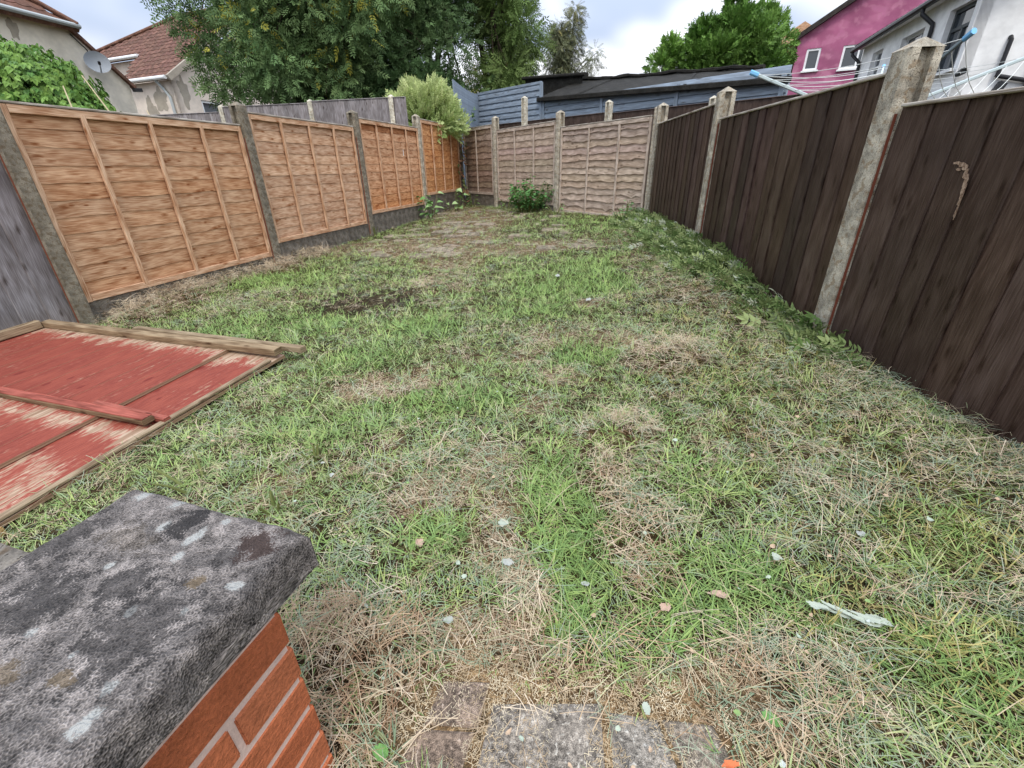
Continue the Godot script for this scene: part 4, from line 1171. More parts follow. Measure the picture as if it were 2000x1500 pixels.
	window_in(t, "window", o, ex, n, w1, 0.05, "white_plastic", [], 0.075)
	window_in(t, "window", o, ex, n, w2, 0.05, "white_plastic", [[2.15, 3.3, 2.15, 4.0], [2.32, 3.3, 2.32, 4.0]], 0.075)
	for w: Rect2 in [w1, w2]:
		mb = MB.new()
		bar(mb, o + ex * (w.position.x - 0.05) + Vector3.UP * (w.position.y - 0.03) + n * 0.03, o + ex * (w.end.x + 0.05) + Vector3.UP * (w.position.y - 0.03) + n * 0.03, Vector3.UP, 0.10, 0.06)
		put("sill", mb, M["white_plastic"], t)
	mb = MB.new()
	bar(mb, o + ex * -0.15 + Vector3.UP * 4.44 + n * 0.08, o + ex * 4.6 + Vector3.UP * 7.36 + n * 0.08, Vector3.UP, 0.30, 0.16)
	put("verge", mb, M["dark_tile"], t)
	mb = MB.new()
	slab(mb, PackedVector2Array([Vector2(0, 0), Vector2(5.6, 0), Vector2(5.6, 9), Vector2(0, 9)]), o + ex * -0.15 + Vector3.UP * 4.40, (ex * 4.75 + Vector3.UP * 2.92).normalized(), -n, (Vector3.UP * 4.75 - ex * 2.92).normalized() * 0.1)
	put("roof", mb, M["roof_tile"], t)
	mb = MB.new()
	slab(mb, PackedVector2Array([Vector2(-1.5, 0), Vector2(1.3, 0), Vector2(-0.05, 0.85)]), P(14.4, 5.2, -26.5), ex, Vector3.UP, -n * 3.0)
	tag(put("distant_gable", mb, M["orange_timber"]), "small tan gable top peeping out between the laurel and the magenta house", "house")

	# --- white house
	t = thing("white_house", "white rendered house with black gutters and grey windows past the dark fence", "house")
	ex = dir_of(18); n = dir_of(-72)
	o = P(8.41, 0, -9.91)
	var holes := [Rect2(0.12, 1.55, 0.95, 1.06), Rect2(2.02, 1.62, 1.10, 0.95), Rect2(4.20, 1.72, 0.68, 0.88)]
	mb = MB.new()
	wall_sheet(mb, PackedVector2Array([Vector2(0, -1.2), Vector2(5.75, -1.2), Vector2(5.75, 2.86), Vector2(0, 2.86)]), holes, o, ex, Vector3.UP, n, 0.2)
	put("wall", mb, M["white_render"], t)
	var h0: Rect2 = holes[0]
	window_in(t, "window", o, ex, n, holes[0], 0.12, "dark_frame", [[0.62, 1.6, 0.62, 2.25], [0.15, 2.27, 1.05, 2.27]], 0.07)
	window_in(t, "window", o, ex, n, holes[1], 0.12, "white_plastic", [[2.40, 1.65, 2.40, 2.5]], 0.05)
	window_in(t, "window", o, ex, n, holes[2], 0.12, "white_plastic", [[4.22, 2.25, 4.86, 2.25], [4.22, 1.98, 4.86, 1.98]], 0.05)
	for h: Rect2 in holes:
		mb = MB.new()
		bar(mb, o + ex * (h.position.x - 0.04) + Vector3.UP * (h.position.y - 0.03) + n * 0.03, o + ex * (h.end.x + 0.04) + Vector3.UP * (h.position.y - 0.03) + n * 0.03, Vector3.UP, 0.10, 0.05)
		put("sill", mb, M["white_render"], t)
	mb = MB.new()
	bar(mb, o + ex * -0.6 + Vector3.UP * 2.90 + n * 0.22, o + ex * 5.95 + Vector3.UP * 2.86 + n * 0.22, Vector3.UP, 0.13, 0.11, 0.03)
	put("gutter", mb, M["black_plastic"], t)
	mb = MB.new()
	bar(mb, o + ex * -0.6 + Vector3.UP * 2.875 + n * 0.10, o + ex * 5.85 + Vector3.UP * 2.875 + n * 0.10, Vector3.UP, 0.2, 0.04)
	put("soffit", mb, M["white_render"], t)
	for u: float in [1.55, 5.65]:
		mb = MB.new()
		var b := o + ex * u + n * 0.05
		tube(mb, PackedVector3Array([b + n * 0.17 + Vector3.UP * 2.86 + ex * 0.25, b + n * 0.17 + Vector3.UP * 2.74 + ex * 0.22, b + Vector3.UP * 2.52 + ex * 0.02, b + Vector3.UP * 2.4, b + Vector3.UP * -1.0]), PackedFloat32Array([0.04, 0.04, 0.04, 0.04, 0.04]), 8)
		put("downpipe", mb, M["black_plastic"], t)
	es = (-n * cos(deg_to_rad(30)) + Vector3.UP * sin(deg_to_rad(30))).normalized()
	tiled_roof(t, PackedVector2Array([Vector2(-0.6, 0), Vector2(5.95, 0), Vector2(5.95, 3.0), Vector2(-0.6, 3.0)]), o + Vector3.UP * 2.93 + n * 0.22, ex, es, "dark_tile", 0.27, 0.30)
	# rear wing facing the gardens
	var rx := dir_of(108); var rn := dir_of(-162)
	if rn.dot(o) > 0: rn = -rn
	mb = MB.new()
	wall_sheet(mb, PackedVector2Array([Vector2(0.02, -1.2), Vector2(5, -1.2), Vector2(5, 5.0), Vector2(0.02, 5.0)]), [], o, rx, Vector3.UP, rn, 0.2)
	put("rear_wall", mb, M["white_render"], t)
	mb = MB.new()
	tube(mb, PackedVector3Array([o + rx * 1.12 + rn * 0.05 + Vector3.UP * -1.0, o + rx * 1.12 + rn * 0.05 + Vector3.UP * 4.9]), PackedFloat32Array([0.045, 0.045]), 8)
	put("soil_pipe", mb, M["black_plastic"], t)
	mb = MB.new()
	tube(mb, PackedVector3Array([o + rx * 0.62 + rn * 0.06 + Vector3.UP * 1.35, o + rx * 0.62 + rn * 0.06 + Vector3.UP * 1.90, o + rx * 0.62 + rn * 0.0 + Vector3.UP * 1.95]), PackedFloat32Array([0.035, 0.035, 0.035]), 8)
	tube(mb, PackedVector3Array([o + rx * 0.62 + rn * 0.06 + Vector3.UP * 1.36, o + rx * 1.10 + rn * 0.06 + Vector3.UP * 1.26]), PackedFloat32Array([0.035, 0.035]), 8)
	put("waste_pipe", mb, M["black_plastic"], t)
	mb = MB.new()
	bar(mb, o + rx * 0.62 + rn * 0.08 + Vector3.UP * 0.95, o + rx * 0.74 + rn * 0.08 + Vector3.UP * 1.25, rn, 0.12, 0.1)
	put("hopper", mb, M["black_plastic"], t)
	mb = MB.new()
	tube(mb, PackedVector3Array([o + rx * 0.02 + rn * 0.05 + Vector3.UP * 1.42, o + rx * 0.02 + rn * 0.22 + Vector3.UP * 1.45]), PackedFloat32Array([0.05, 0.06]), 8)
	put("lamp", mb, M["dark_frame"], t)

func build_shed() -> void:
	var ex := dir_of(137); var n := dir_of(-133)   # along the shed towards the eye's side; n faces the garden
	if n.z < 0: n = -n
	var t := thing("shed", "long blue-grey timber shed with black felt roof behind the back fence", "shed")
	var o := P(0.79, 0, -11.62)
	var L := 5.05
	var mb := MB.new()
	wall_sheet(mb, PackedVector2Array([Vector2(0, -0.7), Vector2(L, -0.7), Vector2(L, 1.20), Vector2(0, 1.36)]), [], o - n * 0.03, ex, Vector3.UP, n, 0.05)
	put("wall", mb, M["blue_paint"], t)
	var e := 0.118
	for k in 14:
		var y := 1.30 - e * (k + 1)
		mb = MB.new()
		prism(mb, PackedVector2Array([Vector2(0, 0), Vector2(0.026, 0.004), Vector2(0.022, e * 0.5), Vector2(0.003, e - 0.004), Vector2(0, e)]), Vector3.ZERO, n, Vector3.UP, ex * L, Color(1, 1, 1) * rf(0.9, 1.0), Vector2(rf(0, 2), rf(0, 2)))
		put("weatherboard", mb, M["blue_paint"], t, Transform3D(Basis(), o - n * 0.026 + Vector3.UP * y))
	for u: float in [0.02, 1.62, 3.25, 4.98]:
		mb = MB.new()
		bar(mb, o + ex * u + Vector3.UP * -0.7 + n * 0.004, o + ex * u + Vector3.UP * (1.36 - u * 0.032) + n * 0.004, n, 0.07, 0.03)
		put("corner_trim", mb, M["blue_paint"], t)
	# roof: a felted slope with a rolled front edge and a ruffled top edge
	var f0 := o + n * 0.10 + ex * -0.08
	var pts := func(u: float, v: float) -> Vector3:
		var y := lerpf(1.36, 1.13, u / L) + v * (0.31 - 0.008 * u) + 0.02 * sin(u * 2.1 + 1.0) * v * v * 0.12
		y += 0.004 * sin(u * 9.0 + v * 4.0) * v
		return f0 + ex * (u * (1.03 - 0.136 * v)) - n * v + Vector3.UP * y
	mb = MB.new()
	var z2 := Vector2.ZERO
	for i in 40:
		for j in 8:
			var u := L * i / 40.0; var u2 := L * (i + 1) / 40.0; var v := 1.5 * j / 8.0; var v2 := 1.5 * (j + 1) / 8.0
			mb.quad(pts.call(u, v), pts.call(u2, v), pts.call(u2, v2), pts.call(u, v2), Vector3.UP, z2, z2, z2, z2, Color.WHITE)
	put("roof", mb, M["felt"], t)
	mb = MB.new()
	for i in 20:
		var u := L * i / 20.0; var u2 := L * (i + 1) / 20.0
		bar(mb, pts.call(u, 0.0) + Vector3.UP * -0.03, pts.call(u2, 0.0) + Vector3.UP * -0.03, Vector3.UP, 0.04, 0.085, 0.012)
	put("felt_edge", mb, M["felt"], t)
	for u: float in [1.05, 1.12, 3.4]:
		mb = MB.new()
		bar(mb, pts.call(u, 0.02) + Vector3.UP * 0.008, pts.call(u + 0.12, 1.3) + Vector3.UP * 0.008, Vector3.UP, 0.05, 0.008)
		put("felt_lap", mb, M["felt"], t)
	mb = MB.new()
	for i in 30:
		var u := L * i / 30.0; var u2 := L * (i + 1) / 30.0
		var a: Vector3 = pts.call(u, 1.42); var b: Vector3 = pts.call(u2, 1.42)
		bar(mb, a + Vector3.UP * (0.03 + 0.012 * sin(i * 0.8)), b + Vector3.UP * (0.03 + 0.012 * sin(i * 0.8 + 0.8)), Vector3.UP, 0.11, 0.045 + 0.02 * absf(sin(i * 0.9)), 0.012)
	put("felt_roll", mb, M["felt"], t)
	# raised grey box part at its far end
	mb = MB.new()
	wall_sheet(mb, PackedVector2Array([Vector2(-1.55, 1.2), Vector2(0.25, 1.2), Vector2(0.25, 1.86), Vector2(-1.55, 1.98)]), [], o - n * 1.0, ex, Vector3.UP, n, 0.06)
	put("upstand", mb, M["felt"], t)
	mb = MB.new()
	bar(mb, o - n * 1.0 + ex * -1.6 + Vector3.UP * 2.0, o - n * 1.0 + ex * 0.4 + Vector3.UP * 1.85, Vector3.UP, 0.16, 0.07, 0.02)
	put("felt_roll", mb, M["felt"], t)
	# the lower screen of the same blue boards, and the screen that runs back from it
	var s := thing("slatted_screen", "blue-grey slatted screen joining the shed's low end", "fence panel", Transform3D.IDENTITY, "blue-grey screens")
	var so := P(-0.74, 0, -13.25)
	var sl := 2.2
	for k in 18:
		mb = MB.new()
		prism(mb, PackedVector2Array([Vector2(0, 0), Vector2(0.028, 0.004), Vector2(0.022, 0.06), Vector2(0.003, 0.114), Vector2(0, 0.118)]), Vector3.ZERO, n, Vector3.UP, ex * sl, Color(1, 1, 1) * rf(0.92, 1.0), Vector2(rf(0, 2), rf(0, 2)))
		put("slat", mb, M["blue_paint"], s, Transform3D(Basis(), so + Vector3.UP * (1.64 - 0.118 * (k + 1))))
	for u: float in [0.0, sl]:
		mb = MB.new()
		bar(mb, so + ex * u + Vector3.UP * -0.7 + n * 0.005, so + ex * u + Vector3.UP * 1.66 + n * 0.005, n, 0.06, 0.05)
		put("frame", mb, M["blue_paint"], s)
	mb = MB.new()
	bar(mb, so + Vector3.UP * 1.655, so + ex * sl + Vector3.UP * 1.655, Vector3.UP, 0.05, 0.05)
	put("frame", mb, M["blue_paint"], s)
	s = thing("board_screen", "blue-grey side screen with a curved top beside the willow", "fence panel", Transform3D.IDENTITY, "blue-grey screens")
	var bo := so - n * 0.02
	var bx := (P(-1.12, 0, -10.6) - Vector3(bo.x, EYE, bo.z)).normalized()
	var bl := 2.55
	for k in 18:
		var u0 := bl * k / 18.0
		var h0 := 1.75 - 0.04 * k / 18.0 - 0.05 * sin(PI * k / 18.0); var h1 := 1.75 - 0.04 * (k + 1) / 18.0 - 0.05 * sin(PI * (k + 1) / 18.0)
		mb = MB.new()
		prism(mb, PackedVector2Array([Vector2(0.002, -0.7), Vector2(bl / 18.0 - 0.003, -0.7), Vector2(bl / 18.0 - 0.003, h1 - 0.1), Vector2(0.002, h0 - 0.1)]), Vector3.ZERO, bx, Vector3.UP, bx.cross(Vector3.UP) * 0.015, Color.WHITE * rf(0.92, 1.0))
		put("board", mb, M["blue_paint"], s, Transform3D(Basis(), bo + bx * u0))

func build_dryer() -> void:
	var hub := P(2.65, 0.27, -3.76)
	var t := thing("rotary_clothes_dryer", "open rotary clothes dryer with blue tipped arms and sagging white lines", "clothes dryer", Transform3D(Basis(), Vector3(hub.x, EYE - 0.8, hub.z)))
	var off := -Vector3(hub.x, EYE - 0.8, hub.z)
	var tips := [P(1.83, 0.58, -3.89), P(3.35, 0.74, -4.73), P(3.55, 0.62, -3.64), P(2.52, 0.60, -2.98)]
	var mb := MB.new()
	tube(mb, PackedVector3Array([Vector3(hub.x, EYE - 0.8, hub.z) + off, hub + Vector3(0, 0.12, 0) + off]), PackedFloat32Array([0.022, 0.022]), 10)
	put("mast", mb, M["arm_metal"], t)
	for i in 4:
		var tip: Vector3 = tips[i]
		mb = MB.new()
		bar(mb, hub + off, tip + off, Vector3.UP, 0.016, 0.022, 0.004, Color(0.45, 0.48, 0.5) if i == 3 else Color.WHITE)
		var arm := put("arm", mb, M["arm_metal"], t)
		mb = MB.new()
		var d := (tip - hub).normalized()
		bar(mb, tip - d * 0.015 + off, tip + d * 0.045 + off, Vector3.UP, 0.026, 0.032, 0.008)
		put("end_cap", mb, M["blue_plastic"], arm)
		mb = MB.new()
		bar(mb, hub + off + d * 0.02 + Vector3(0, -0.12, 0), hub.lerp(tip, 0.4) + off, Vector3.UP, 0.012, 0.016)
		put("strut", mb, M["arm_metal"], t)
	mb = MB.new()
	bar(mb, hub + Vector3(-0.03, 0.0, 0) + off, hub + Vector3(0.03, 0.10, 0) + off, Vector3.BACK, 0.09, 0.09, 0.02)
	put("hub", mb, M["blue_plastic"], t)
	for i in 4:
		for q in 5:
			var f := 0.55 + q * 0.11
			var a := hub.lerp(tips[i], f); var b := hub.lerp(tips[(i + 1) % 4], f)
			var pts := PackedVector3Array(); var rr := PackedFloat32Array()
			var sag := (0.03 if i != 2 else 0.18) * (0.6 + q * 0.2)
			for k in 9:
				var s := k / 8.0
				pts.append(a.lerp(b, s) - Vector3(0, sag * 4.0 * s * (1.0 - s), 0) + off); rr.append(0.0022)
			mb = MB.new()
			tube(mb, pts, rr, 4)
			put("line", mb, M["line_cord"], t)

# ---------------------------------------------------------------- trees and shrubs
func rdir() -> Vector3:
	var z := rf(-1, 1); var a := rf(0, TAU); var r := sqrt(1.0 - z * z)
	return Vector3(r * cos(a), z, r * sin(a))

func basis_to(dir: Vector3, roll: float) -> Basis:   # y along dir
	var y := dir.normalized()
	var x := y.cross(Vector3(0.21, 0.13, 0.97)).normalized()
	if x.length() < 0.5: x = Vector3.RIGHT
	return Basis(x, y, x.cross(y)).rotated(y, roll)

# a spray of leaves along a twig that points up its own y axis
func spray(pairs: int, l: float, leaf_l: float, leaf_w: float, open: float, tip := true) -> ArrayMesh:
	var mb := MB.new()
	for i in pairs:
		var y := l * (i + 0.6) / pairs
		for s: float in [-1.0, 1.0]:
			var d := Vector3(s * sin(open), cos(open), rf(-0.35, 0.35))
			leaf(mb, Vector3(0, y, 0), d, Vector3(0, rf(-0.2, 0.2), 1), leaf_l * rf(0.8, 1.15), leaf_w, 0.12, rf(0.0, 0.3))
	if tip: leaf(mb, Vector3(0, l, 0), Vector3(0, 1, rf(-0.2, 0.2)), Vector3(0, 0, 1), leaf_l, leaf_w)
	return mb.mesh()

func limb(mb: MB, a: Vector3, b: Vector3, r0: float, r1: float, bend := 0.12) -> void:
	var pts := PackedVector3Array(); var rr := PackedFloat32Array()
	var o := rdir() * a.distance_to(b) * bend
	for k in 6:
		var s := k / 5.0
		pts.append(a.lerp(b, s) + o * 4.0 * s * (1.0 - s) * 0.5 + Vector3(0, a.distance_to(b) * 0.06 * sin(PI * s), 0)); rr.append(lerpf(r0, r1, s))
	tube(mb, pts, rr, 6)

func crown(t: Node3D, meshes: Array, clumps: Array, per: int, cols: Array, droop: float, size: Vector2, m := "leaf_green") -> void:
	var xs: Array[Array] = []; var cs: Array[PackedColorArray] = []
	for k in meshes.size(): xs.append([]); cs.append(PackedColorArray())
	for c: Array in clumps:
		var cc: Vector3 = c[0]; var r: float = c[1]
		var tone: float = rf(0.72, 1.2)
		var mixc: Color = (cols[0] as Color).lerp(cols[1], clampf(rng.randfn(0.4, 0.32), 0, 1))
		var yellow := cols.size() > 2 and rng.randf() < 0.16
		for q in int(per * c[2]):
			var d := rdir()
			var rad := r * pow(rng.randf(), 0.45)
			var p := cc + Vector3(d.x, d.y * 0.75, d.z) * rad
			var out := (d + Vector3(0, -droop + rf(-0.3, 0.5), 0)).normalized()
			var k := rng.randi() % meshes.size()
			var s := rf(size.x, size.y)
			xs[k].append(Transform3D(basis_to(out, rf(0, TAU)).scaled(Vector3.ONE * s), p))
			var col := mixc * (tone * rf(0.75, 1.25))
			if yellow and rng.randf() < 0.16: col = (cols[2] as Color) * rf(0.7, 1.1)
			col.a = 1.0
			cs[k].append(col)
	for k in meshes.size(): stuff("foliage", meshes[k], M[m], xs[k], cs[k], t)

func tree(called: String, label: String, cat: String, base: Vector3, fork: float, cen: Vector3, rad: Vector3, n: int, cr: Vector2, meshes: Array, per: int, cols: Array, droop: float, size: Vector2, trunk: float, extra: Array = [], m := "leaf_green", floor_y := -100.0) -> Node3D:
	var t := thing(called, label, cat)
	var mb := MB.new()
	var fk := Vector3(lerpf(base.x, cen.x, 0.5), base.y + fork, lerpf(base.z, cen.z, 0.5))
	limb(mb, base - Vector3(0, 0.2, 0), fk, trunk, trunk * 0.75, 0.03)
	var clumps := []
	var boughs: Array[Vector3] = []
	for k in 7: boughs.append(cen + Vector3(cos(k * 0.9) * rad.x * 0.45, rf(-0.4, 0.5) * rad.y, sin(k * 0.9) * rad.z * 0.45))
	for b in boughs: limb(mb, fk, b, trunk * 0.5, trunk * 0.2)
	put("trunk", mb, M["bark"], t)
	mb = MB.new()
	for k in n:
		var d := rdir()
		var q := pow(rng.randf(), 0.38)
		var p := cen + Vector3(d.x * rad.x, d.y * rad.y, d.z * rad.z) * q
		if p.y < floor_y: p.y = floor_y + rf(0, 0.5)
		clumps.append([p, rf(cr.x, cr.y), rf(0.7, 1.3)])
	for e: Array in extra: clumps.append(e)
	for c: Array in clumps:
		var best := boughs[0]
		for b in boughs:
			if b.distance_squared_to(c[0]) < best.distance_squared_to(c[0]): best = b
		limb(mb, best, c[0], trunk * 0.16, 0.008, 0.15)
	put("branches", mb, M["bark"], t)
	crown(t, meshes, clumps, per, cols, droop, size, m)
	return t

func build_trees() -> void:
	var ash := [spray(5, 0.24, 0.085, 0.028, 0.95), spray(4, 0.22, 0.09, 0.03, 0.8), spray(5, 0.26, 0.075, 0.026, 1.1)]
	var broad := [spray(4, 0.18, 0.075, 0.042, 0.9), spray(3, 0.15, 0.08, 0.045, 0.7)]
	var feather := [spray(7, 0.26, 0.055, 0.014, 0.75), spray(6, 0.22, 0.06, 0.015, 0.6)]
	var laurel := [spray(4, 0.16, 0.10, 0.042, 0.85), spray(4, 0.18, 0.095, 0.038, 0.75)]
	var g1 := Color(0.105, 0.185, 0.07); var g2 := Color(0.18, 0.265, 0.10)
	# the ash with yellowing sprays that hangs in front of the tiled house
	var hang := []
	for q: Array in [[-6.45, 3.2, -11.6, 0.5], [-6.55, 2.6, -11.7, 0.45], [-6.2, 2.35, -11.6, 0.42], [-6.35, 1.95, -11.5, 0.36], [-6.15, 1.72, -11.45, 0.36], [-5.95, 1.5, -11.5, 0.34], [-5.7, 2.0, -11.5, 0.5], [-5.4, 1.6, -11.4, 0.45], [-6.75, 3.0, -11.5, 0.34]]:
		hang.append([P(q[0], q[1], q[2]), q[3], 0.55])
	tree("ash_tree", "big ash tree with hanging yellow-flecked sprays in front of the tiled house", "tree", P(-4.9, -0.9, -12.6), 2.0, P(-4.5, 4.0, -12.3), Vector3(2.0, 3.0, 1.5), 96, Vector2(0.45, 0.75), ash, 130, [g1, g2, Color(0.42, 0.40, 0.07)], 0.5, Vector2(0.8, 1.25), 0.22, hang, "leaf_green", 1.15 + EYE)
	tree("broadleaf_tree", "dense dark green tree between the ash and the feathery pale tree", "tree", P(-2.4, -0.9, -14.6), 1.6, P(-2.55, 3.9, -14.2), Vector3(2.0, 3.3, 1.6), 84, Vector2(0.5, 0.8), ash + broad, 120, [g1 * 0.9, Color(0.13, 0.20, 0.08)], 0.4, Vector2(0.85, 1.3), 0.25, [], "leaf_green", 1.2 + EYE)
	tree("feathery_tree", "feathery lighter green tree rising over the low end of the blue shed", "tree", P(-0.3, -0.9, -15.4), 1.6, P(-0.25, 3.7, -15.0), Vector3(1.15, 3.2, 1.2), 62, Vector2(0.4, 0.65), feather + [ash[2]], 140, [Color(0.13, 0.20, 0.055), Color(0.20, 0.27, 0.09), Color(0.35, 0.36, 0.10)], 0.35, Vector2(0.9, 1.4), 0.2, [], "leaf_green", 1.5 + EYE)
	# low dark growth behind the grey fence under the trees
	tree("elder_bush", "low dark bush filling the gap below the tall trees", "bush", P(-3.4, -0.9, -13.2), 0.8, P(-3.3, 1.4, -13.0), Vector3(2.2, 0.8, 0.8), 34, Vector2(0.4, 0.6), broad, 110, [g1 * 0.8, g1], 0.3, Vector2(0.9, 1.3), 0.07)
	# cypress with bare twigs
	var con := thing("cypress_tree", "thin grey-green cypress with two spires and bare side twigs", "tree")
	var mb := MB.new()
	var cb := P(1.75, -0.9, -17.2)
	limb(mb, cb, P(1.70, 3.9, -17.0), 0.14, 0.02, 0.02); limb(mb, P(1.75, 1.6, -17.1), P(2.12, 4.2, -17.0), 0.06, 0.012, 0.03)
	for q: Array in [[1.5, 1.9, 2.5, 3.0], [1.8, 2.0, 2.75, 3.1], [1.5, 2.0, 2.3, 3.5]]: limb(mb, P(q[0], q[1], -16.9), P(q[2], q[3], -16.7), 0.025, 0.006, 0.05)
	put("trunk", mb, M["bark"], con)
	var cl := []
	for k in 30:
		var s := k / 29.0
		var y := lerpf(1.5, 3.85, s); var w := lerpf(0.62, 0.10, s)
		cl.append([P(1.66 + rf(-w, w) * 0.8, y, -17.0 + rf(-w, w)), 0.30 * (1.15 - s * 0.6), 0.9])
	for k in 12: cl.append([P(2.10 + rf(-0.12, 0.12), lerpf(2.6, 4.25, k / 11.0), -17.0 + rf(-0.12, 0.12)), 0.20 * (1.2 - k / 16.0), 0.6])
	for q: Array in [[2.62, 2.95], [2.72, 3.15], [2.70, 2.75], [2.45, 2.85]]: cl.append([P(q[0], q[1], -16.7), 0.16, 0.35])
	for q: Array in [[2.3, 2.3], [2.55, 2.35], [2.0, 2.2], [1.2, 2.0], [2.75, 2.25]]: cl.append([P(q[0], q[1], -16.6), 0.25, 0.5])
	crown(con, feather, cl, 105, [Color(0.15, 0.175, 0.10), Color(0.25, 0.25, 0.14), Color(0.38, 0.34, 0.13)], 0.9, Vector2(0.7, 1.1))
	# laurel over the shed
	var up := []
	for q: Array in [[6.05, 3.75, 0.26], [6.02, 3.5, 0.3], [5.35, 3.2, 0.34], [5.2, 2.95, 0.32], [4.45, 2.85, 0.26], [4.5, 2.6, 0.3], [4.2, 2.45, 0.28], [6.75, 3.45, 0.32], [7.1, 3.3, 0.32], [7.45, 2.9, 0.3], [7.4, 2.5, 0.3], [6.4, 3.3, 0.35], [4.9, 2.5, 0.35], [7.2, 2.0, 0.35]]:
		up.append([P(q[0], q[1], -14.7), q[2], 0.75])
	tree("laurel_tree", "bright green laurel with upright shoots behind the shed roof", "tree", P(6.2, -0.9, -15.2), 1.2, P(6.1, 2.45, -14.8), Vector3(1.15, 0.9, 0.9), 40, Vector2(0.35, 0.55), laurel, 210, [Color(0.12, 0.24, 0.045), Color(0.20, 0.33, 0.075)], -0.15, Vector2(0.65, 1.0), 0.12, up, "leaf_gloss")
	# pale willow bush behind the orange fence's far end
	var wil := thing("willow_bush", "round pale variegated willow bush with whitish shoots behind the orange fence", "bush")
	var wc := P(-1.62, 0.80, -10.1)
	mb = MB.new()
	limb(mb, P(-1.5, -0.8, -9.9), wc, 0.06, 0.05, 0.02)
	var shoot := [spray(5, 0.18, 0.06, 0.026, 0.85), spray(6, 0.22, 0.055, 0.024, 0.75), spray(4, 0.14, 0.065, 0.028, 0.95)]
	var xs: Array[Array] = [[], [], []]; var cs: Array[PackedColorArray] = [PackedColorArray(), PackedColorArray(), PackedColorArray()]
	for k in 3000:
		var d := rdir()
		if d.y < -0.45: d.y = -d.y
		var q := pow(rng.randf(), 0.4)
		var p := wc + Vector3(d.x * 0.68, 0.0 + d.y * 0.56, d.z * 0.52) * q * (1.0 + 0.12 * sin(d.x * 9.0 + d.y * 5.0))
		var out := (d + Vector3(0, 0.75, 0) + rdir() * 0.5).normalized()
		if d.y < 0.0: out = (d + Vector3(0, 0.25, 0) + rdir() * 0.6).normalized()
		var j := rng.randi() % 3
		xs[j].append(Transform3D(basis_to(out, rf(0, TAU)).scaled(Vector3.ONE * rf(0.7, 1.1)), p))
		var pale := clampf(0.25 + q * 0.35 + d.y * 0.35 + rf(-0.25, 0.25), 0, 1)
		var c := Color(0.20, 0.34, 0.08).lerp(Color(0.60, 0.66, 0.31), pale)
		cs[j].append(c * rf(0.8, 1.15))
		if k % 60 == 0: limb(mb, wc, p, 0.012, 0.004, 0.08)
	put("stems", mb, M["bark"], wil)
	for j in 3: stuff("foliage", shoot[j], M["leaf_green"], xs[j], cs[j], wil)
	# leafy climber heaped up behind the orange-brown panel
	var hed := thing("leafy_climber", "bright leafy climber heaped behind the orange-brown panel below the cream house", "climber")
	mb = MB.new()
	var lf := []
	for k in 3:
		var b := MB.new()
		var w := [0.047, 0.040, 0.052][k] as float
		# a three-lobed leaf
		leaf(b, Vector3.ZERO, Vector3(0, 1, 0), Vector3(0, 0, 1), w * 1.15, w * 0.75, 0.10, 0.25)
		leaf(b, Vector3.ZERO, Vector3(-0.75, 0.65, 0), Vector3(0, 0, 1), w * 0.85, w * 0.55, 0.10, 0.25)
		leaf(b, Vector3.ZERO, Vector3(0.75, 0.65, 0), Vector3(0, 0, 1), w * 0.85, w * 0.55, 0.10, 0.25)
		lf.append(b.mesh())
	var lobes := [[P(-4.95, 0.48, -4.75), Vector3(0.78, 0.80, 0.6), 0.0], [P(-4.32, 0.46, -4.85), Vector3(0.55, 0.58, 0.55), 0.0], [P(-3.98, 0.18, -4.75), Vector3(0.42, 0.54, 0.45), 0.0], [P(-3.68, 0.04, -4.55), Vector3(0.30, 0.40, 0.34), 0.6], [P(-5.7, 0.35, -4.9), Vector3(0.9, 1.0, 0.7), 0.0], [P(-4.15, -0.05, -4.35), Vector3(0.55, 0.55, 0.4), 0.1]]
	xs = [[], [], []]; cs = [PackedColorArray(), PackedColorArray(), PackedColorArray()]
	var bump := noise(1.9, 3, 91)
	for l: Array in lobes:
		var c: Vector3 = l[0]; var r: Vector3 = l[1]
		var n := int(14500 * r.x * r.y)
		for k in n:
			var d := rdir()
			if d.y < -0.5: continue
			var q := rf(0.76, 1.0) + bump.get_noise_3d(c.x + d.x, d.y * 1.5, d.z) * 0.22
			var p := c + Vector3(d.x * r.x, d.y * r.y, d.z * r.z) * q
			var out := (d * 0.9 + Vector3(0, -0.05, 0) + rdir() * 0.35).normalized()
			var hang2 := (Vector3(0, -1, 0) + d * 0.55 + rdir() * 0.45).normalized()
			var x := hang2.cross(out).normalized()
			var j := rng.randi() % 3
			xs[j].append(Transform3D(Basis(x, hang2, x.cross(hang2).normalized()).scaled(Vector3.ONE * rf(0.75, 1.15)), p))
			var t := clampf(rng.randfn(0.45, 0.25) + bump.get_noise_3d(p.x * 2.0, p.y * 2.0, p.z * 2.0) * 0.6, 0, 1)
			var col := Color(0.07, 0.165, 0.03).lerp(Color(0.22, 0.36, 0.075), t)
			if rng.randf() < float(l[2]): col = Color(0.36, 0.38, 0.16).lerp(Color(0.48, 0.46, 0.24), rng.randf())
			cs[j].append(col * rf(0.85, 1.1))
		limb(mb, c + Vector3(0, -1.3, 0), c + Vector3(0, r.y * 0.5, 0), 0.02, 0.008, 0.08)
		for k in 10: limb(mb, c - Vector3(0, 0.2, 0), c + Vector3(rdir() * r * 0.8), 0.009, 0.003, 0.1)
	put("stems", mb, M["bark"], hed)
	for j in 3: stuff("foliage", lf[j], M["leaf_gloss"], xs[j], cs[j], hed)
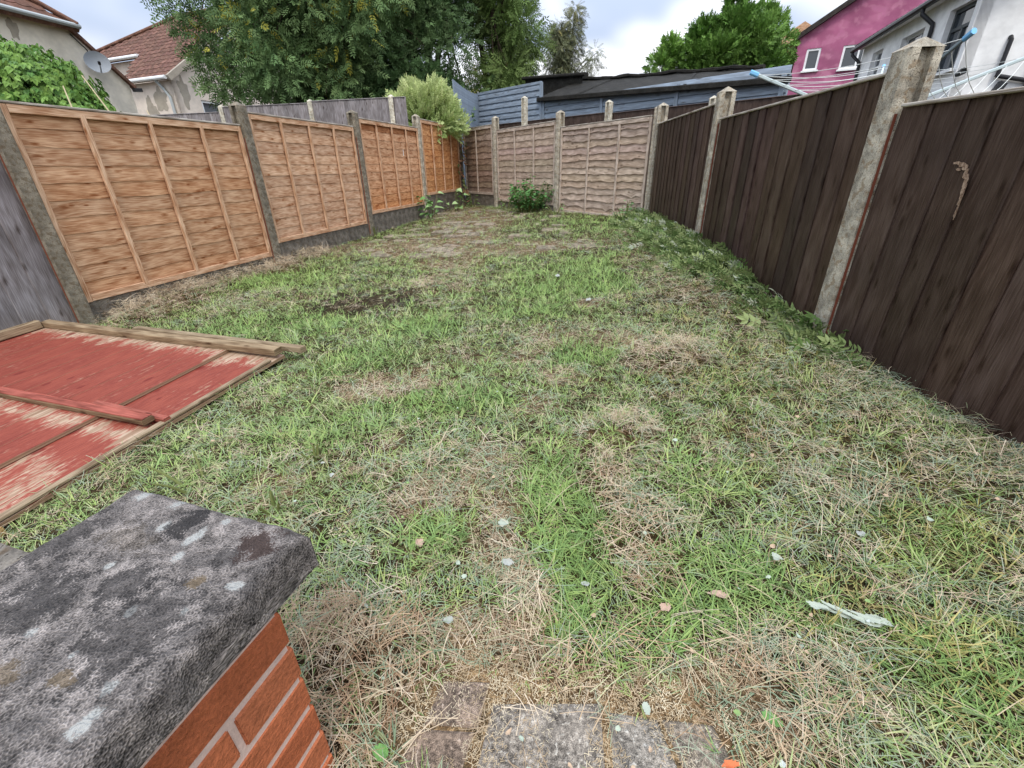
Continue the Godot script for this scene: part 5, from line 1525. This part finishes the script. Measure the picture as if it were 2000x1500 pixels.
	for q: Array in [[-3.33, 0.34, -3.98, -3.38, 0.60, -4.03, "short pale garden cane leaning in the climber"], [-3.14, 0.33, -4.15, -3.28, 0.68, -4.12, "longest pale garden cane leaning in the climber"], [-2.98, 0.31, -4.35, -3.03, 0.47, -4.35, "thin pale cane at the yellowing edge of the climber"]]:
		mb = MB.new()
		var a := P(q[0], q[1] - 1.0, q[2])
		tube(mb, PackedVector3Array([a, P(q[0], q[1], q[2]), P(q[3], q[4], q[5])]), PackedFloat32Array([0.007, 0.006, 0.004]), 5)
		tag(put("garden_cane", mb, M["cane"]), q[6], "cane", "canes in the climber")

# ---------------------------------------------------------------- weeds in the garden
func leafy_weed(called: String, label: String, base: Vector3, stems: int, h: float, spread: float, leaf_l: float, leaf_w: float, gap: float, c0: Color, c1: Color, lean := Vector3.ZERO, most := 300) -> Node3D:
	var t := thing(called, label, "weed")
	var mb := MB.new()
	var shapes := []
	for k in 4:
		var b := MB.new()
		leaf(b, Vector3.ZERO, Vector3(0, 1, 0.15), Vector3(0, 0, 1), leaf_l, leaf_w, 0.14, 0.35, c0.lerp(c1, k / 3.0))
		shapes.append(b.mesh())
	var n := 0
	var xs := []; var cols := PackedColorArray()
	for s in stems:
		var a := rf(0, TAU); var r := spread * sqrt(rng.randf())
		var hh := h * rf(0.55, 1.0) * (1.0 - 0.35 * r / spread)
		var o := base + Vector3(cos(a) * r * 0.35, 0, sin(a) * r * 0.35); o.y = ground_y(o.x, o.z) - 0.02
		var top := base + Vector3(cos(a) * r, hh, sin(a) * r) + lean * hh
		mb = MB.new()
		limb(mb, o, top, 0.006, 0.003, 0.10)
		put("stem", mb, M["weed_stem"], t)
		var y := 0.10
		while y < hh:
			var p := o.lerp(top, y / hh)
			var d := Vector3(cos(a + rf(-1.8, 1.8)), rf(-0.25, 0.35), sin(a + rf(-1.8, 1.8))).normalized()
			var up := (Vector3.UP + rdir() * 0.5).normalized()
			var x := d.cross(up).normalized()
			var xf := Transform3D(Basis(x, d, x.cross(d).normalized()).scaled(Vector3.ONE * rf(0.65, 1.1)), p + d * 0.02)
			if n < most: put("leaf", shapes[rng.randi() % 4], M["leaf_gloss"], t, xf)
			else: xs.append(xf); cols.append(Color.WHITE * rf(0.85, 1.0))
			n += 1
			y += gap * rf(0.7, 1.3)
	if xs.size() > 0: stuff("leaves", shapes[1], M["leaf_gloss"], xs, cols, t)
	return t

func build_weeds() -> void:
	mat("weed_stem", lin(0.16, 0.18, 0.06), 0.7)
	leafy_weed("knotweed_plant", "broad-leaved weed against the deep orange panel's near post", P(-1.42, -0.80, -8.55), 7, 0.62, 0.22, 0.13, 0.10, 0.085, Color(0.16, 0.33, 0.10), Color(0.32, 0.46, 0.20), Vector3(0.1, 0, 0.05))
	leafy_weed("knotweed_plant", "broad-leaved weed under the deep orange panel, nearer the corner", P(-1.10, -0.80, -9.45), 6, 0.62, 0.24, 0.13, 0.10, 0.09, Color(0.18, 0.33, 0.11), Color(0.35, 0.48, 0.22))
	leafy_weed("leafy_weed", "small dark weed at the foot of the corner post", P(-0.78, -0.79, -10.1), 6, 0.38, 0.14, 0.07, 0.05, 0.06, Color(0.10, 0.20, 0.06), Color(0.2, 0.3, 0.1))
	leafy_weed("leafy_bush", "dense green leafy bush in front of the weathered back panel", P(0.33, -0.73, -8.28), 58, 0.66, 0.40, 0.085, 0.065, 0.034, Color(0.07, 0.19, 0.05), Color(0.17, 0.34, 0.10), Vector3(0.12, 0, 0.05))
	leafy_weed("leafy_weed", "low weed at the foot of the back fence post by the bush", P(-0.08, -0.76, -9.2), 8, 0.28, 0.20, 0.06, 0.045, 0.05, Color(0.09, 0.2, 0.06), Color(0.2, 0.32, 0.1))
	leafy_weed("leafy_weed", "spreading weed at the bush's foot towards the wavy panel", P(0.78, -0.72, -7.75), 12, 0.20, 0.28, 0.06, 0.045, 0.045, Color(0.10, 0.22, 0.07), Color(0.22, 0.35, 0.12))
	leafy_weed("leafy_weed", "low weed where the wavy-edged panel meets the dark fence", P(1.55, -0.69, -6.25), 16, 0.32, 0.26, 0.06, 0.04, 0.04, Color(0.09, 0.19, 0.07), Color(0.2, 0.31, 0.13))
	leafy_weed("leafy_weed", "weed at the foot of the post by the straw-covered paving", P(-1.98, -0.84, -6.78), 5, 0.16, 0.08, 0.05, 0.035, 0.04, Color(0.09, 0.2, 0.06), Color(0.2, 0.32, 0.1))
	leafy_weed("leafy_weed", "nettle-leaved weed at the foot of the tallest pitted post", P(1.40, -0.77, -1.86), 7, 0.13, 0.10, 0.065, 0.032, 0.035, Color(0.13, 0.26, 0.08), Color(0.25, 0.40, 0.14))
	leafy_weed("leafy_weed", "weed by the plain slab behind the spotted coping", P(-0.98, -0.93, -0.72), 9, 0.14, 0.14, 0.10, 0.022, 0.03, Color(0.10, 0.24, 0.07), Color(0.20, 0.36, 0.12))
	leafy_weed("leafy_weed", "two-leaved sprig growing over the red panel's edge", P(-1.02, -0.90, -1.12), 3, 0.16, 0.10, 0.12, 0.04, 0.06, Color(0.14, 0.27, 0.09), Color(0.26, 0.40, 0.16), Vector3(-0.9, 0, 0))
	for q: Array in [[-0.70, -1.00, "leafy weed with crinkled leaves in front of the coping's far corner"], [-0.66, -1.22, "yellow-green weed in the grass past the coping's far corner"], [1.12, -1.55, "leafy weed in the straw beside the tallest post's foot"], [0.95, -1.12, "pale green weed in the straw below the scuffed panel"], [-0.92, -2.0, "clover-like weed beside the fallen red panel's tip"]]:
		leafy_weed("low_weed", q[2], P(q[0], ground_y(q[0], q[1]) - EYE, q[1]), 5, 0.06, 0.05, 0.055, 0.034, 0.014, Color(0.12, 0.27, 0.06), Color(0.26, 0.42, 0.11))
	# dried creeper on the corner post
	var t := thing("dried_creeper", "dry brown creeper climbing the corner post", "creeper")
	var mb := MB.new()
	var pts := PackedVector3Array(); var rr := PackedFloat32Array()
	for k in 14:
		var s := k / 13.0
		pts.append(P(-0.98 + 0.035 * sin(s * 9.0), lerpf(-0.78, 0.55, s), -10.52 + 0.05 * cos(s * 11.0))); rr.append(lerpf(0.012, 0.004, s))
	tube(mb, pts, rr, 5)
	put("stem", mb, M["bark"], t)
	var b := MB.new()
	leaf(b, Vector3.ZERO, Vector3(0, 1, 0), Vector3(0, 0, 1), 0.10, 0.05, 0.3, 0.5)
	var lm := b.mesh()
	mat("dry_creeper_leaf", lin(0.33, 0.19, 0.11), 0.85)
	mat("olive_creeper_leaf", lin(0.20, 0.24, 0.09), 0.85)
	for k in 46:
		var p := pts[rng.randi() % 14] + rdir() * 0.05
		put("leaf", lm, M["dry_creeper_leaf" if rng.randf() < 0.6 else "olive_creeper_leaf"], t, Transform3D(basis_to((Vector3(0.3, -0.8, 0.3) + rdir() * 0.8), rf(0, TAU)).scaled(Vector3.ONE * rf(0.6, 1.2)), p))
	# wilted bindweed and nettles heaped along the dark fence's foot
	var bw := [spray(4, 0.10, 0.036, 0.016, 0.9), spray(3, 0.08, 0.042, 0.020, 0.8), spray(5, 0.11, 0.030, 0.010, 0.7)]
	var xs: Array[Array] = [[], [], []]; var cs: Array[PackedColorArray] = [PackedColorArray(), PackedColorArray(), PackedColorArray()]
	for k in 5200:
		var z := -1.5 - 4.6 * pow(rng.randf(), 0.8)
		var dens := 0.35 + 0.75 * smoothstep(-2.6, -3.1, z) * (0.6 + 0.6 * absf(sin(z * 2.3)))
		if z > -2.4: dens = 0.16 + 0.25 * exp(-pow((z + 1.85) / 0.12, 2))
		if z < -4.4: dens *= 0.6
		if rng.randf() > dens * 0.85: continue
		var w := 0.17 + 0.16 * smoothstep(-2.4, -3.3, z) - 0.06 * smoothstep(-4.2, -5.5, z)
		var u := absf(rng.randfn(0, 0.5))
		var x := edge_right(z) - 0.03 - u * w
		var y := ground_y(x, z) + rf(0.0, 0.16) * exp(-u * 1.5) * (0.5 if z > -2.6 else 1.0)
		var j := rng.randi() % 3
		xs[j].append(Transform3D(basis_to(Vector3(-0.7, rf(-0.5, 0.6), rf(-0.8, 0.8)), rf(0, TAU)).scaled(Vector3.ONE * rf(0.6, 1.25)), Vector3(x, y, z)))
		var c := Color(0.11, 0.19, 0.055).lerp(Color(0.30, 0.35, 0.15), rng.randf())
		if rng.randf() < 0.07: c = Color(0.42, 0.46, 0.34)
		cs[j].append(c * rf(0.8, 1.15))
	for j in 3:
		var o := stuff("bindweed_undergrowth", bw[j], M["leaf_green"], xs[j], cs[j])
		tag(o, ["wilted grey-green bindweed heaped along the dark fence's foot", "broad leaves mixed into the bindweed along the dark fence's foot", "narrow leaves mixed into the bindweed along the dark fence's foot"][j], "undergrowth", "bindweed along the dark fence")

# ---------------------------------------------------------------- grass, straw and litter
func blade(mb: MB, o: Vector3, az: float, h: float, lean: float, w: float, curl: float, segs := 3) -> void:
	var d := Vector3(cos(az), 0, sin(az)); var s := Vector3(-sin(az), 0, cos(az))
	var prev: Array[Vector3] = []
	var p := o; var ang := lean
	for k in segs + 1:
		var f := float(k) / segs
		var hw := w * 0.5 * (1.0 - f * f * 0.92)
		var cur: Array[Vector3] = [p - s * hw, p + s * hw]
		if k > 0:
			var n := (Vector3.UP * sin(ang) + d * -cos(ang) + Vector3.UP * 0.3).normalized()
			n = (Vector3.UP * 0.6 + n * 0.4).normalized()
			var z := Vector2.ZERO
			mb.tri(prev[0], prev[1], cur[1], n, n, n, z, z, z, Color.WHITE)
			if k < segs: mb.tri(prev[0], cur[1], cur[0], n, n, n, z, z, z, Color.WHITE)
		prev = cur
		ang += curl / segs
		p += (d * sin(ang) + Vector3.UP * cos(ang)) * (h / segs)

func tuft(n: int, h: float, w: float, spread: float, lean0: float, lean1: float) -> ArrayMesh:
	var mb := MB.new()
	for k in n:
		var a := rf(0, TAU)
		blade(mb, Vector3(cos(a), 0, sin(a)) * spread * rng.randf(), a + rf(-0.9, 0.9), h * rf(0.55, 1.15), rf(lean0, lean1), w * rf(0.7, 1.2), rf(0.2, 1.1))
	return mb.mesh()

# stalks lying about over one another
func straws(n: int, l: float, w: float, spread: float, lift: float) -> ArrayMesh:
	var mb := MB.new()
	for k in n:
		var a := rf(0, TAU)
		var c := Vector3(rf(-1, 1) * spread, rf(0.002, lift), rf(-1, 1) * spread)
		var ll := l * rf(0.4, 1.2)
		var d := Vector3(cos(a), rf(-0.25, 0.25) * minf(1.0, lift * 30.0), sin(a)).normalized()
		var s := d.cross(Vector3.UP).normalized()
		var bend := rf(-0.07, 0.07) * ll; var arch := rf(0.0, 0.10) * ll
		var prev: Array[Vector3] = []
		for q in 4:
			var f := q / 3.0
			var p := c + d * ll * (f - 0.5) + s * bend * 4.0 * f * (1.0 - f) + Vector3.UP * arch * 4.0 * f * (1.0 - f)
			var hw := w * 0.5 * (1.0 - 0.5 * f)
			var roll := Vector3.UP * hw * rf(-0.6, 0.6)
			var cur: Array[Vector3] = [p - s * hw - roll, p + s * hw + roll]
			if q > 0:
				var z := Vector2.ZERO
				var nn := Vector3.UP
				mb.tri(prev[0], prev[1], cur[1], nn, nn, nn, z, z, z, Color.WHITE)
				mb.tri(prev[0], cur[1], cur[0], nn, nn, nn, z, z, z, Color.WHITE)
			prev = cur
	return mb.mesh()

func pick(cols: Array) -> Color:
	var a: Color = cols[rng.randi() % cols.size()]; var b: Color = cols[rng.randi() % cols.size()]
	var c := a.lerp(b, rng.randf()) * rf(0.82, 1.15)
	c.a = 1.0
	return c

func build_lawn() -> void:
	var greens := []; var tall := []; var dry := []; var dust := []; var stalks := []
	for k in 6: greens.append(tuft(10, 0.044, 0.0027, 0.015, 0.35, 1.3))
	for k in 5: tall.append(tuft(12, 0.070, 0.0034, 0.018, 0.3, 1.25))
	for k in 6: dry.append(straws(8, 0.060, 0.0017, 0.034, 0.018))
	for k in 3: dry.append(straws(5, 0.115, 0.0019, 0.05, 0.026))
	for k in 4: dust.append(straws(20, 0.011, 0.0012, 0.022, 0.004))
	for k in 4: stalks.append(straws(3, 0.15, 0.0014, 0.06, 0.025))
	var sets := [greens, tall, dry, dust, stalks]
	var xf: Array = []; var cl: Array = []
	for s: Array in sets:
		var a := []; var b := []
		for k in s.size(): a.append([]); b.append(PackedColorArray())
		xf.append(a); cl.append(b)
	var lush := [Color(0.235, 0.355, 0.10), Color(0.165, 0.265, 0.08), Color(0.33, 0.43, 0.13), Color(0.22, 0.33, 0.115)]
	var plain := [Color(0.29, 0.405, 0.13), Color(0.225, 0.32, 0.11), Color(0.39, 0.46, 0.155), Color(0.30, 0.37, 0.20), Color(0.42, 0.44, 0.21)]
	var cut := [Color(0.30, 0.37, 0.24), Color(0.23, 0.30, 0.18), Color(0.37, 0.41, 0.29)]
	var straw := [Color(0.56, 0.44, 0.30), Color(0.46, 0.34, 0.22), Color(0.64, 0.53, 0.39), Color(0.38, 0.27, 0.17), Color(0.52, 0.44, 0.29)]
	var brown := [Color(0.36, 0.23, 0.13), Color(0.28, 0.17, 0.10), Color(0.48, 0.33, 0.20), Color(0.55, 0.42, 0.27)]
	var olive := [Color(0.40, 0.36, 0.12), Color(0.46, 0.38, 0.16), Color(0.30, 0.30, 0.10)]
	var add := func(set_i: int, p: Vector3, tilt: float, scale: float, col: Color) -> void:
		var k := rng.randi() % (sets[set_i] as Array).size()
		var b := Basis(Vector3.UP, rf(0, TAU))
		if tilt > 0.0: b = Basis(Vector3(rf(-1, 1), 0, rf(-1, 1)).normalized(), rf(0, tilt)) * b
		xf[set_i][k].append(Transform3D(b.scaled(Vector3.ONE * scale), p))
		cl[set_i][k].append(col)
	var z := 0.0
	z = 0.05
	while z > -10.8:
		var dist := maxf(0.55, -z)
		var step := clampf(0.0125 + 0.0068 * dist, 0.0165, 0.055)
		var x0 := maxf(edge_left(z) - 0.05, -0.5 + z * 1.35); var x1 := minf(edge_right(z), 0.6 - z * 1.35)
		var x := x0
		while x < x1:
			var px := x + rf(-0.5, 0.5) * step; var pz := z + rf(-0.5, 0.5) * step
			x += step
			if not free_lawn(px, pz): continue
			var q := patch(px, pz)
			var bare: float = q[0]; var hay: float = q[1]; var lu: float = q[2]; var burnt: float = q[3]; var thatch: float = q[4]; var du: float = q[5]
			var n := lawn_noise.get_noise_2d(px * 1.4, pz * 1.4); var n2 := patch_noise.get_noise_2d(px * 6.0, pz * 6.0)
			var rightness := smoothstep(0.3, 0.95, px + 0.25 * n) * smoothstep(-3.4, -2.2, pz)
			var nearness := smoothstep(-1.15, -0.6, pz)
			var dry_bias := clampf(0.17 + n * 0.6 + n2 * 0.5 + rightness * 0.17 + nearness * 0.07 - lu * 0.5, 0.0, 1.0)
			var g := clampf(1.08 - dry_bias * 0.25 - bare * 0.95 - hay * 0.75 - burnt * 0.85 - thatch * 0.8 + n2 * 0.25, 0.0, 1.0) * (1.0 - du)
			var s := clampf(0.04 + dry_bias * 0.72 + hay * 0.9 + bare * 0.30 + thatch * 0.9 - lu * 0.30, 0.0, 1.0) * (1.0 - du * 0.86) * (1.0 - burnt * 0.6)
			var y := ground_y(px, pz)
			var sc := 0.8 + 0.18 * dist * 0.5
			if pz < -4.2: sc = minf(sc, 1.15)
			if rng.randf() < g:
				var is_tall := rng.randf() < 0.10 + lu * 0.55 + 0.15 * clampf(n2 * 2.0, 0, 1)
				var col := pick(lush) if rng.randf() < 0.25 + lu * 0.7 else pick(plain)
				if rightness > 0.5 and rng.randf() < 0.25: col = pick(olive)
				if nearness > 0.2 and lu < 0.3 and rng.randf() < 0.25: col = pick(cut)
				var z_far := smoothstep(-2.0, -4.0, pz)
				col = col.lerp(Color(0.36, 0.49, 0.14), 0.35 * z_far)
				add.call(1 if is_tall else 0, Vector3(px, y - 0.004, pz), 0.35, rf(0.7, 1.2) * sc, col)
			if rng.randf() < s:
				var heap := hay * 0.05 + thatch * 0.03 + rightness * 0.018
				var col := pick(brown) if rng.randf() < thatch * 0.75 + hay * 0.25 else pick(straw)
				if rng.randf() < 0.42 * (1.0 - hay) * (1.0 - thatch): col = pick(cut)
				add.call(2, Vector3(px, y + rf(0.0, 0.012 + heap), pz), 0.35, rf(0.65, 1.15) * sc, col)
			var onp := du > 0.05 and on_paver(px, pz)
			if onp and rng.randf() < 0.5: continue
			if rng.randf() < (0.35 if onp else maxf(du, maxf(bare * 0.75, 0.12))):
				add.call(3, Vector3(px, y + 0.003, pz), 0.0, rf(0.7, 1.3) * sc, pick([Color(0.62, 0.50, 0.32), Color(0.50, 0.38, 0.23), Color(0.70, 0.60, 0.42), Color(0.42, 0.31, 0.19)]))
			if du < 0.3 and rng.randf() < 0.012 + 0.045 * rightness + 0.03 * hay: add.call(4, Vector3(px, y + rf(0.012, 0.04), pz), 0.25, rf(0.7, 1.2), pick([Color(0.62, 0.51, 0.35), Color(0.50, 0.38, 0.25), Color(0.46, 0.40, 0.24), Color(0.34, 0.38, 0.20)]))
		z -= step
	# long dry stems standing against the orange fence's foot
	for k in 500:
		var s := rf(0.0, 2.6)
		var o := on_left(s, 0) + Vector3(0.9675, 0, 0.2529) * rf(0.02, 0.30)
		if free_lawn(o.x, o.z): add.call(2, Vector3(o.x, ground_y(o.x, o.z) + rf(0.0, 0.09), o.z), 1.1, rf(0.9, 1.4), pick(straw))
	var what := ["lawn_grass", "tall_grass", "straw_litter", "straw_dust_litter", "straw_stalk_litter"]
	var lab := ["short patchy green grass all over the garden", "longer lush grass tufts in the greener patches", "dry cut straw lying over the grass", "fine straw dust over the bare patches and blocks", "long pale dry stalks lying loose on top of the grass"]
	var mats := ["blade", "blade", "straw_blade", "straw_blade", "straw_blade"]
	for i in 5:
		for k in (sets[i] as Array).size():
			if (xf[i][k] as Array).is_empty(): continue
			var o := stuff(what[i], sets[i][k], M[mats[i]], xf[i][k], cl[i][k])
			tag(o, lab[i], "grass" if i < 2 else "straw", ["lawn grass", "lush grass tufts", "cut straw", "straw dust", "long straw"][i])

func crumpled(w: float, h: float, sd: int) -> MB:
	var mb := MB.new()
	var nz := noise(18.0, 2, sd)
	var k := 7
	var g := func(i: int, j: int) -> Vector3:
		var u := float(i) / k - 0.5; var v := float(j) / k - 0.5
		var e := 1.0 + nz.get_noise_2d(atan2(v, u) * 0.022, sd * 3.0) * 0.55
		return Vector3(u * w * e, 0.004 + absf(nz.get_noise_2d(u * w, v * h)) * 0.35 * minf(w, h) + 0.003 * (absf(u) + absf(v)), v * h * e)
	var z := Vector2.ZERO
	for i in k:
		for j in k:
			var cx := (i + 0.5) / k - 0.5; var cy := (j + 0.5) / k - 0.5
			if Vector2(cx, cy).length() > 0.50: continue
			mb.quad(g.call(i, j), g.call(i + 1, j), g.call(i + 1, j + 1), g.call(i, j + 1), Vector3.UP, z, z, z, z, Color.WHITE)
	return mb

func build_litter() -> void:
	var pale := mat("pale_leaf", lin(0.40, 0.44, 0.36), 0.9); var tan_m := mat("tan_leaf", lin(0.46, 0.32, 0.24), 0.85); var white := mat("white_scrap", lin(0.40, 0.41, 0.37), 0.9); var green := mat("dropped_leaf", lin(0.16, 0.32, 0.09), 0.5); var chip := mat("clay_chip", lin(0.60, 0.17, 0.07), 0.8)
	var things := [[-0.03, -0.89, 0.030, 0.026, "pale_leaf", "fallen_leaf", "pale upturned leaf lying on the bare strip between green tufts", "leaf"], [-0.02, -0.77, 0.022, 0.034, "white_scrap", "paint_flake", "whitish flake beside the brown straw under the pale upturned leaf", "flake"],
		[0.44, -0.645, 0.045, 0.022, "tan_leaf", "fallen_leaf", "pinkish tan dead leaf in the long grass", "leaf"], [0.60, -0.72, 0.022, 0.026, "pale_leaf", "fallen_leaf", "small pale leaf in the grass between tan leaf and white scrap", "leaf"], [0.81, -0.76, 0.022, 0.016, "white_scrap", "paper_scrap", "little bright white scrap in the straw", "scrap"],
		[-0.25, -0.84, 0.030, 0.024, "tan_leaf", "fallen_leaf", "curled brown leaf on a dry stalk beside the coping", "leaf"], [-0.15, -0.63, 0.018, 0.026, "white_scrap", "paint_flake", "whitish flake lying by the brown thatch near the wall", "flake"], [-0.235, -0.395, 0.026, 0.034, "dropped_leaf", "fallen_leaf", "fresh green leaf on the straw between wall and paving blocks", "leaf"],
		[0.43, -0.41, 0.030, 0.026, "dropped_leaf", "fallen_leaf", "glossy dark green leaf on the straw past the paving blocks", "leaf"], [0.335, -0.355, 0.012, 0.030, "clay_chip", "clay_chip", "orange clay chip beside the mossy block edge", "chip"], [0.49, -2.73, 0.06, 0.035, "white_scrap", "paper_scrap", "pale white scrap on a bare spot in the middle of the lawn", "scrap"],
		[0.37, -3.43, 0.09, 0.035, "white_scrap", "paper_scrap", "long pale scrap in the lush grass by the burnt patch's far side", "scrap"], [0.32, -0.63, 0.022, 0.026, "tan_leaf", "fallen_leaf", "small tan leaf pressed into the green tuft", "leaf"], [-0.57, -1.11, 0.022, 0.014, "white_scrap", "paint_flake", "white flake in the grass past the coping's corner", "flake"], [-0.62, -1.17, 0.018, 0.012, "white_scrap", "paint_flake", "smaller white flake just beyond the one past the coping's corner", "flake"],
		[0.16, -0.70, 0.014, 0.020, "white_scrap", "paint_flake", "tiny blue-white flake in the lush green strip", "flake"], [0.23, -0.445, 0.020, 0.014, "pale_leaf", "fallen_leaf", "crumpled pale bit at the far edge of the speckled block", "leaf"]]
	for i in things.size():
		var q: Array = things[i]
		var o := put(q[5], crumpled(q[2] * 0.95, q[3] * 0.95, 40 + i), M[q[4]], null, Transform3D(Basis(Vector3.UP, rf(0, TAU)) * Basis(Vector3.RIGHT, rf(-0.3, 0.3)), Vector3(q[0], ground_y(q[0], q[1]) + 0.016, q[1])))
		tag(o, q[6], q[7])
	# a strip of broken pale green blades or paint
	var t := thing("broken_strip", "broken pale grey-green strip lying in the straw", "strip", Transform3D(Basis(Vector3.UP, -0.42), Vector3(0.66, ground_y(0.66, -0.575) + 0.017, -0.575)))
	for k in 9:
		var mb := crumpled(rf(0.03, 0.055), rf(0.012, 0.018), 70 + k)
		put("fragment", mb, M["pale_leaf"], t, Transform3D(Basis(Vector3.UP, rf(-0.25, 0.25)), Vector3(-0.055 + k * 0.0135, rf(0.0, 0.006), rf(-0.010, 0.010))))
	# little pale clippings all over
	var sm := []
	for k in 3: sm.append(crumpled(0.016, 0.012, 90 + k).mesh())
	var xs: Array[Array] = [[], [], []]; var cs: Array[PackedColorArray] = [PackedColorArray(), PackedColorArray(), PackedColorArray()]
	for k in 260:
		var z := -0.35 - 3.6 * pow(rng.randf(), 1.7); var x := rf(-0.8 + z * 0.5, 0.6 - z * 0.9)
		if not free_lawn(x, z): continue
		var j := rng.randi() % 3
		xs[j].append(Transform3D(Basis(Vector3.UP, rf(0, TAU)) * Basis(Vector3.RIGHT, rf(-0.6, 0.6)).scaled(Vector3.ONE * rf(0.4, 0.95)), Vector3(x, ground_y(x, z) + rf(0.012, 0.03), z)))
		var r := rng.randf()
		cs[j].append(Color(0.42, 0.48, 0.38) if r < 0.25 else (Color(0.5, 0.54, 0.50) if r < 0.30 else (Color(0.52, 0.38, 0.26) if r < 0.75 else Color(0.26, 0.38, 0.14))))
	for j in 3: tag(stuff("leaf_litter", sm[j], M["dry_leaf"], xs[j], cs[j]), "scraps of pale and brown leaf scattered through the grass", "leaf litter", "leaf scraps")
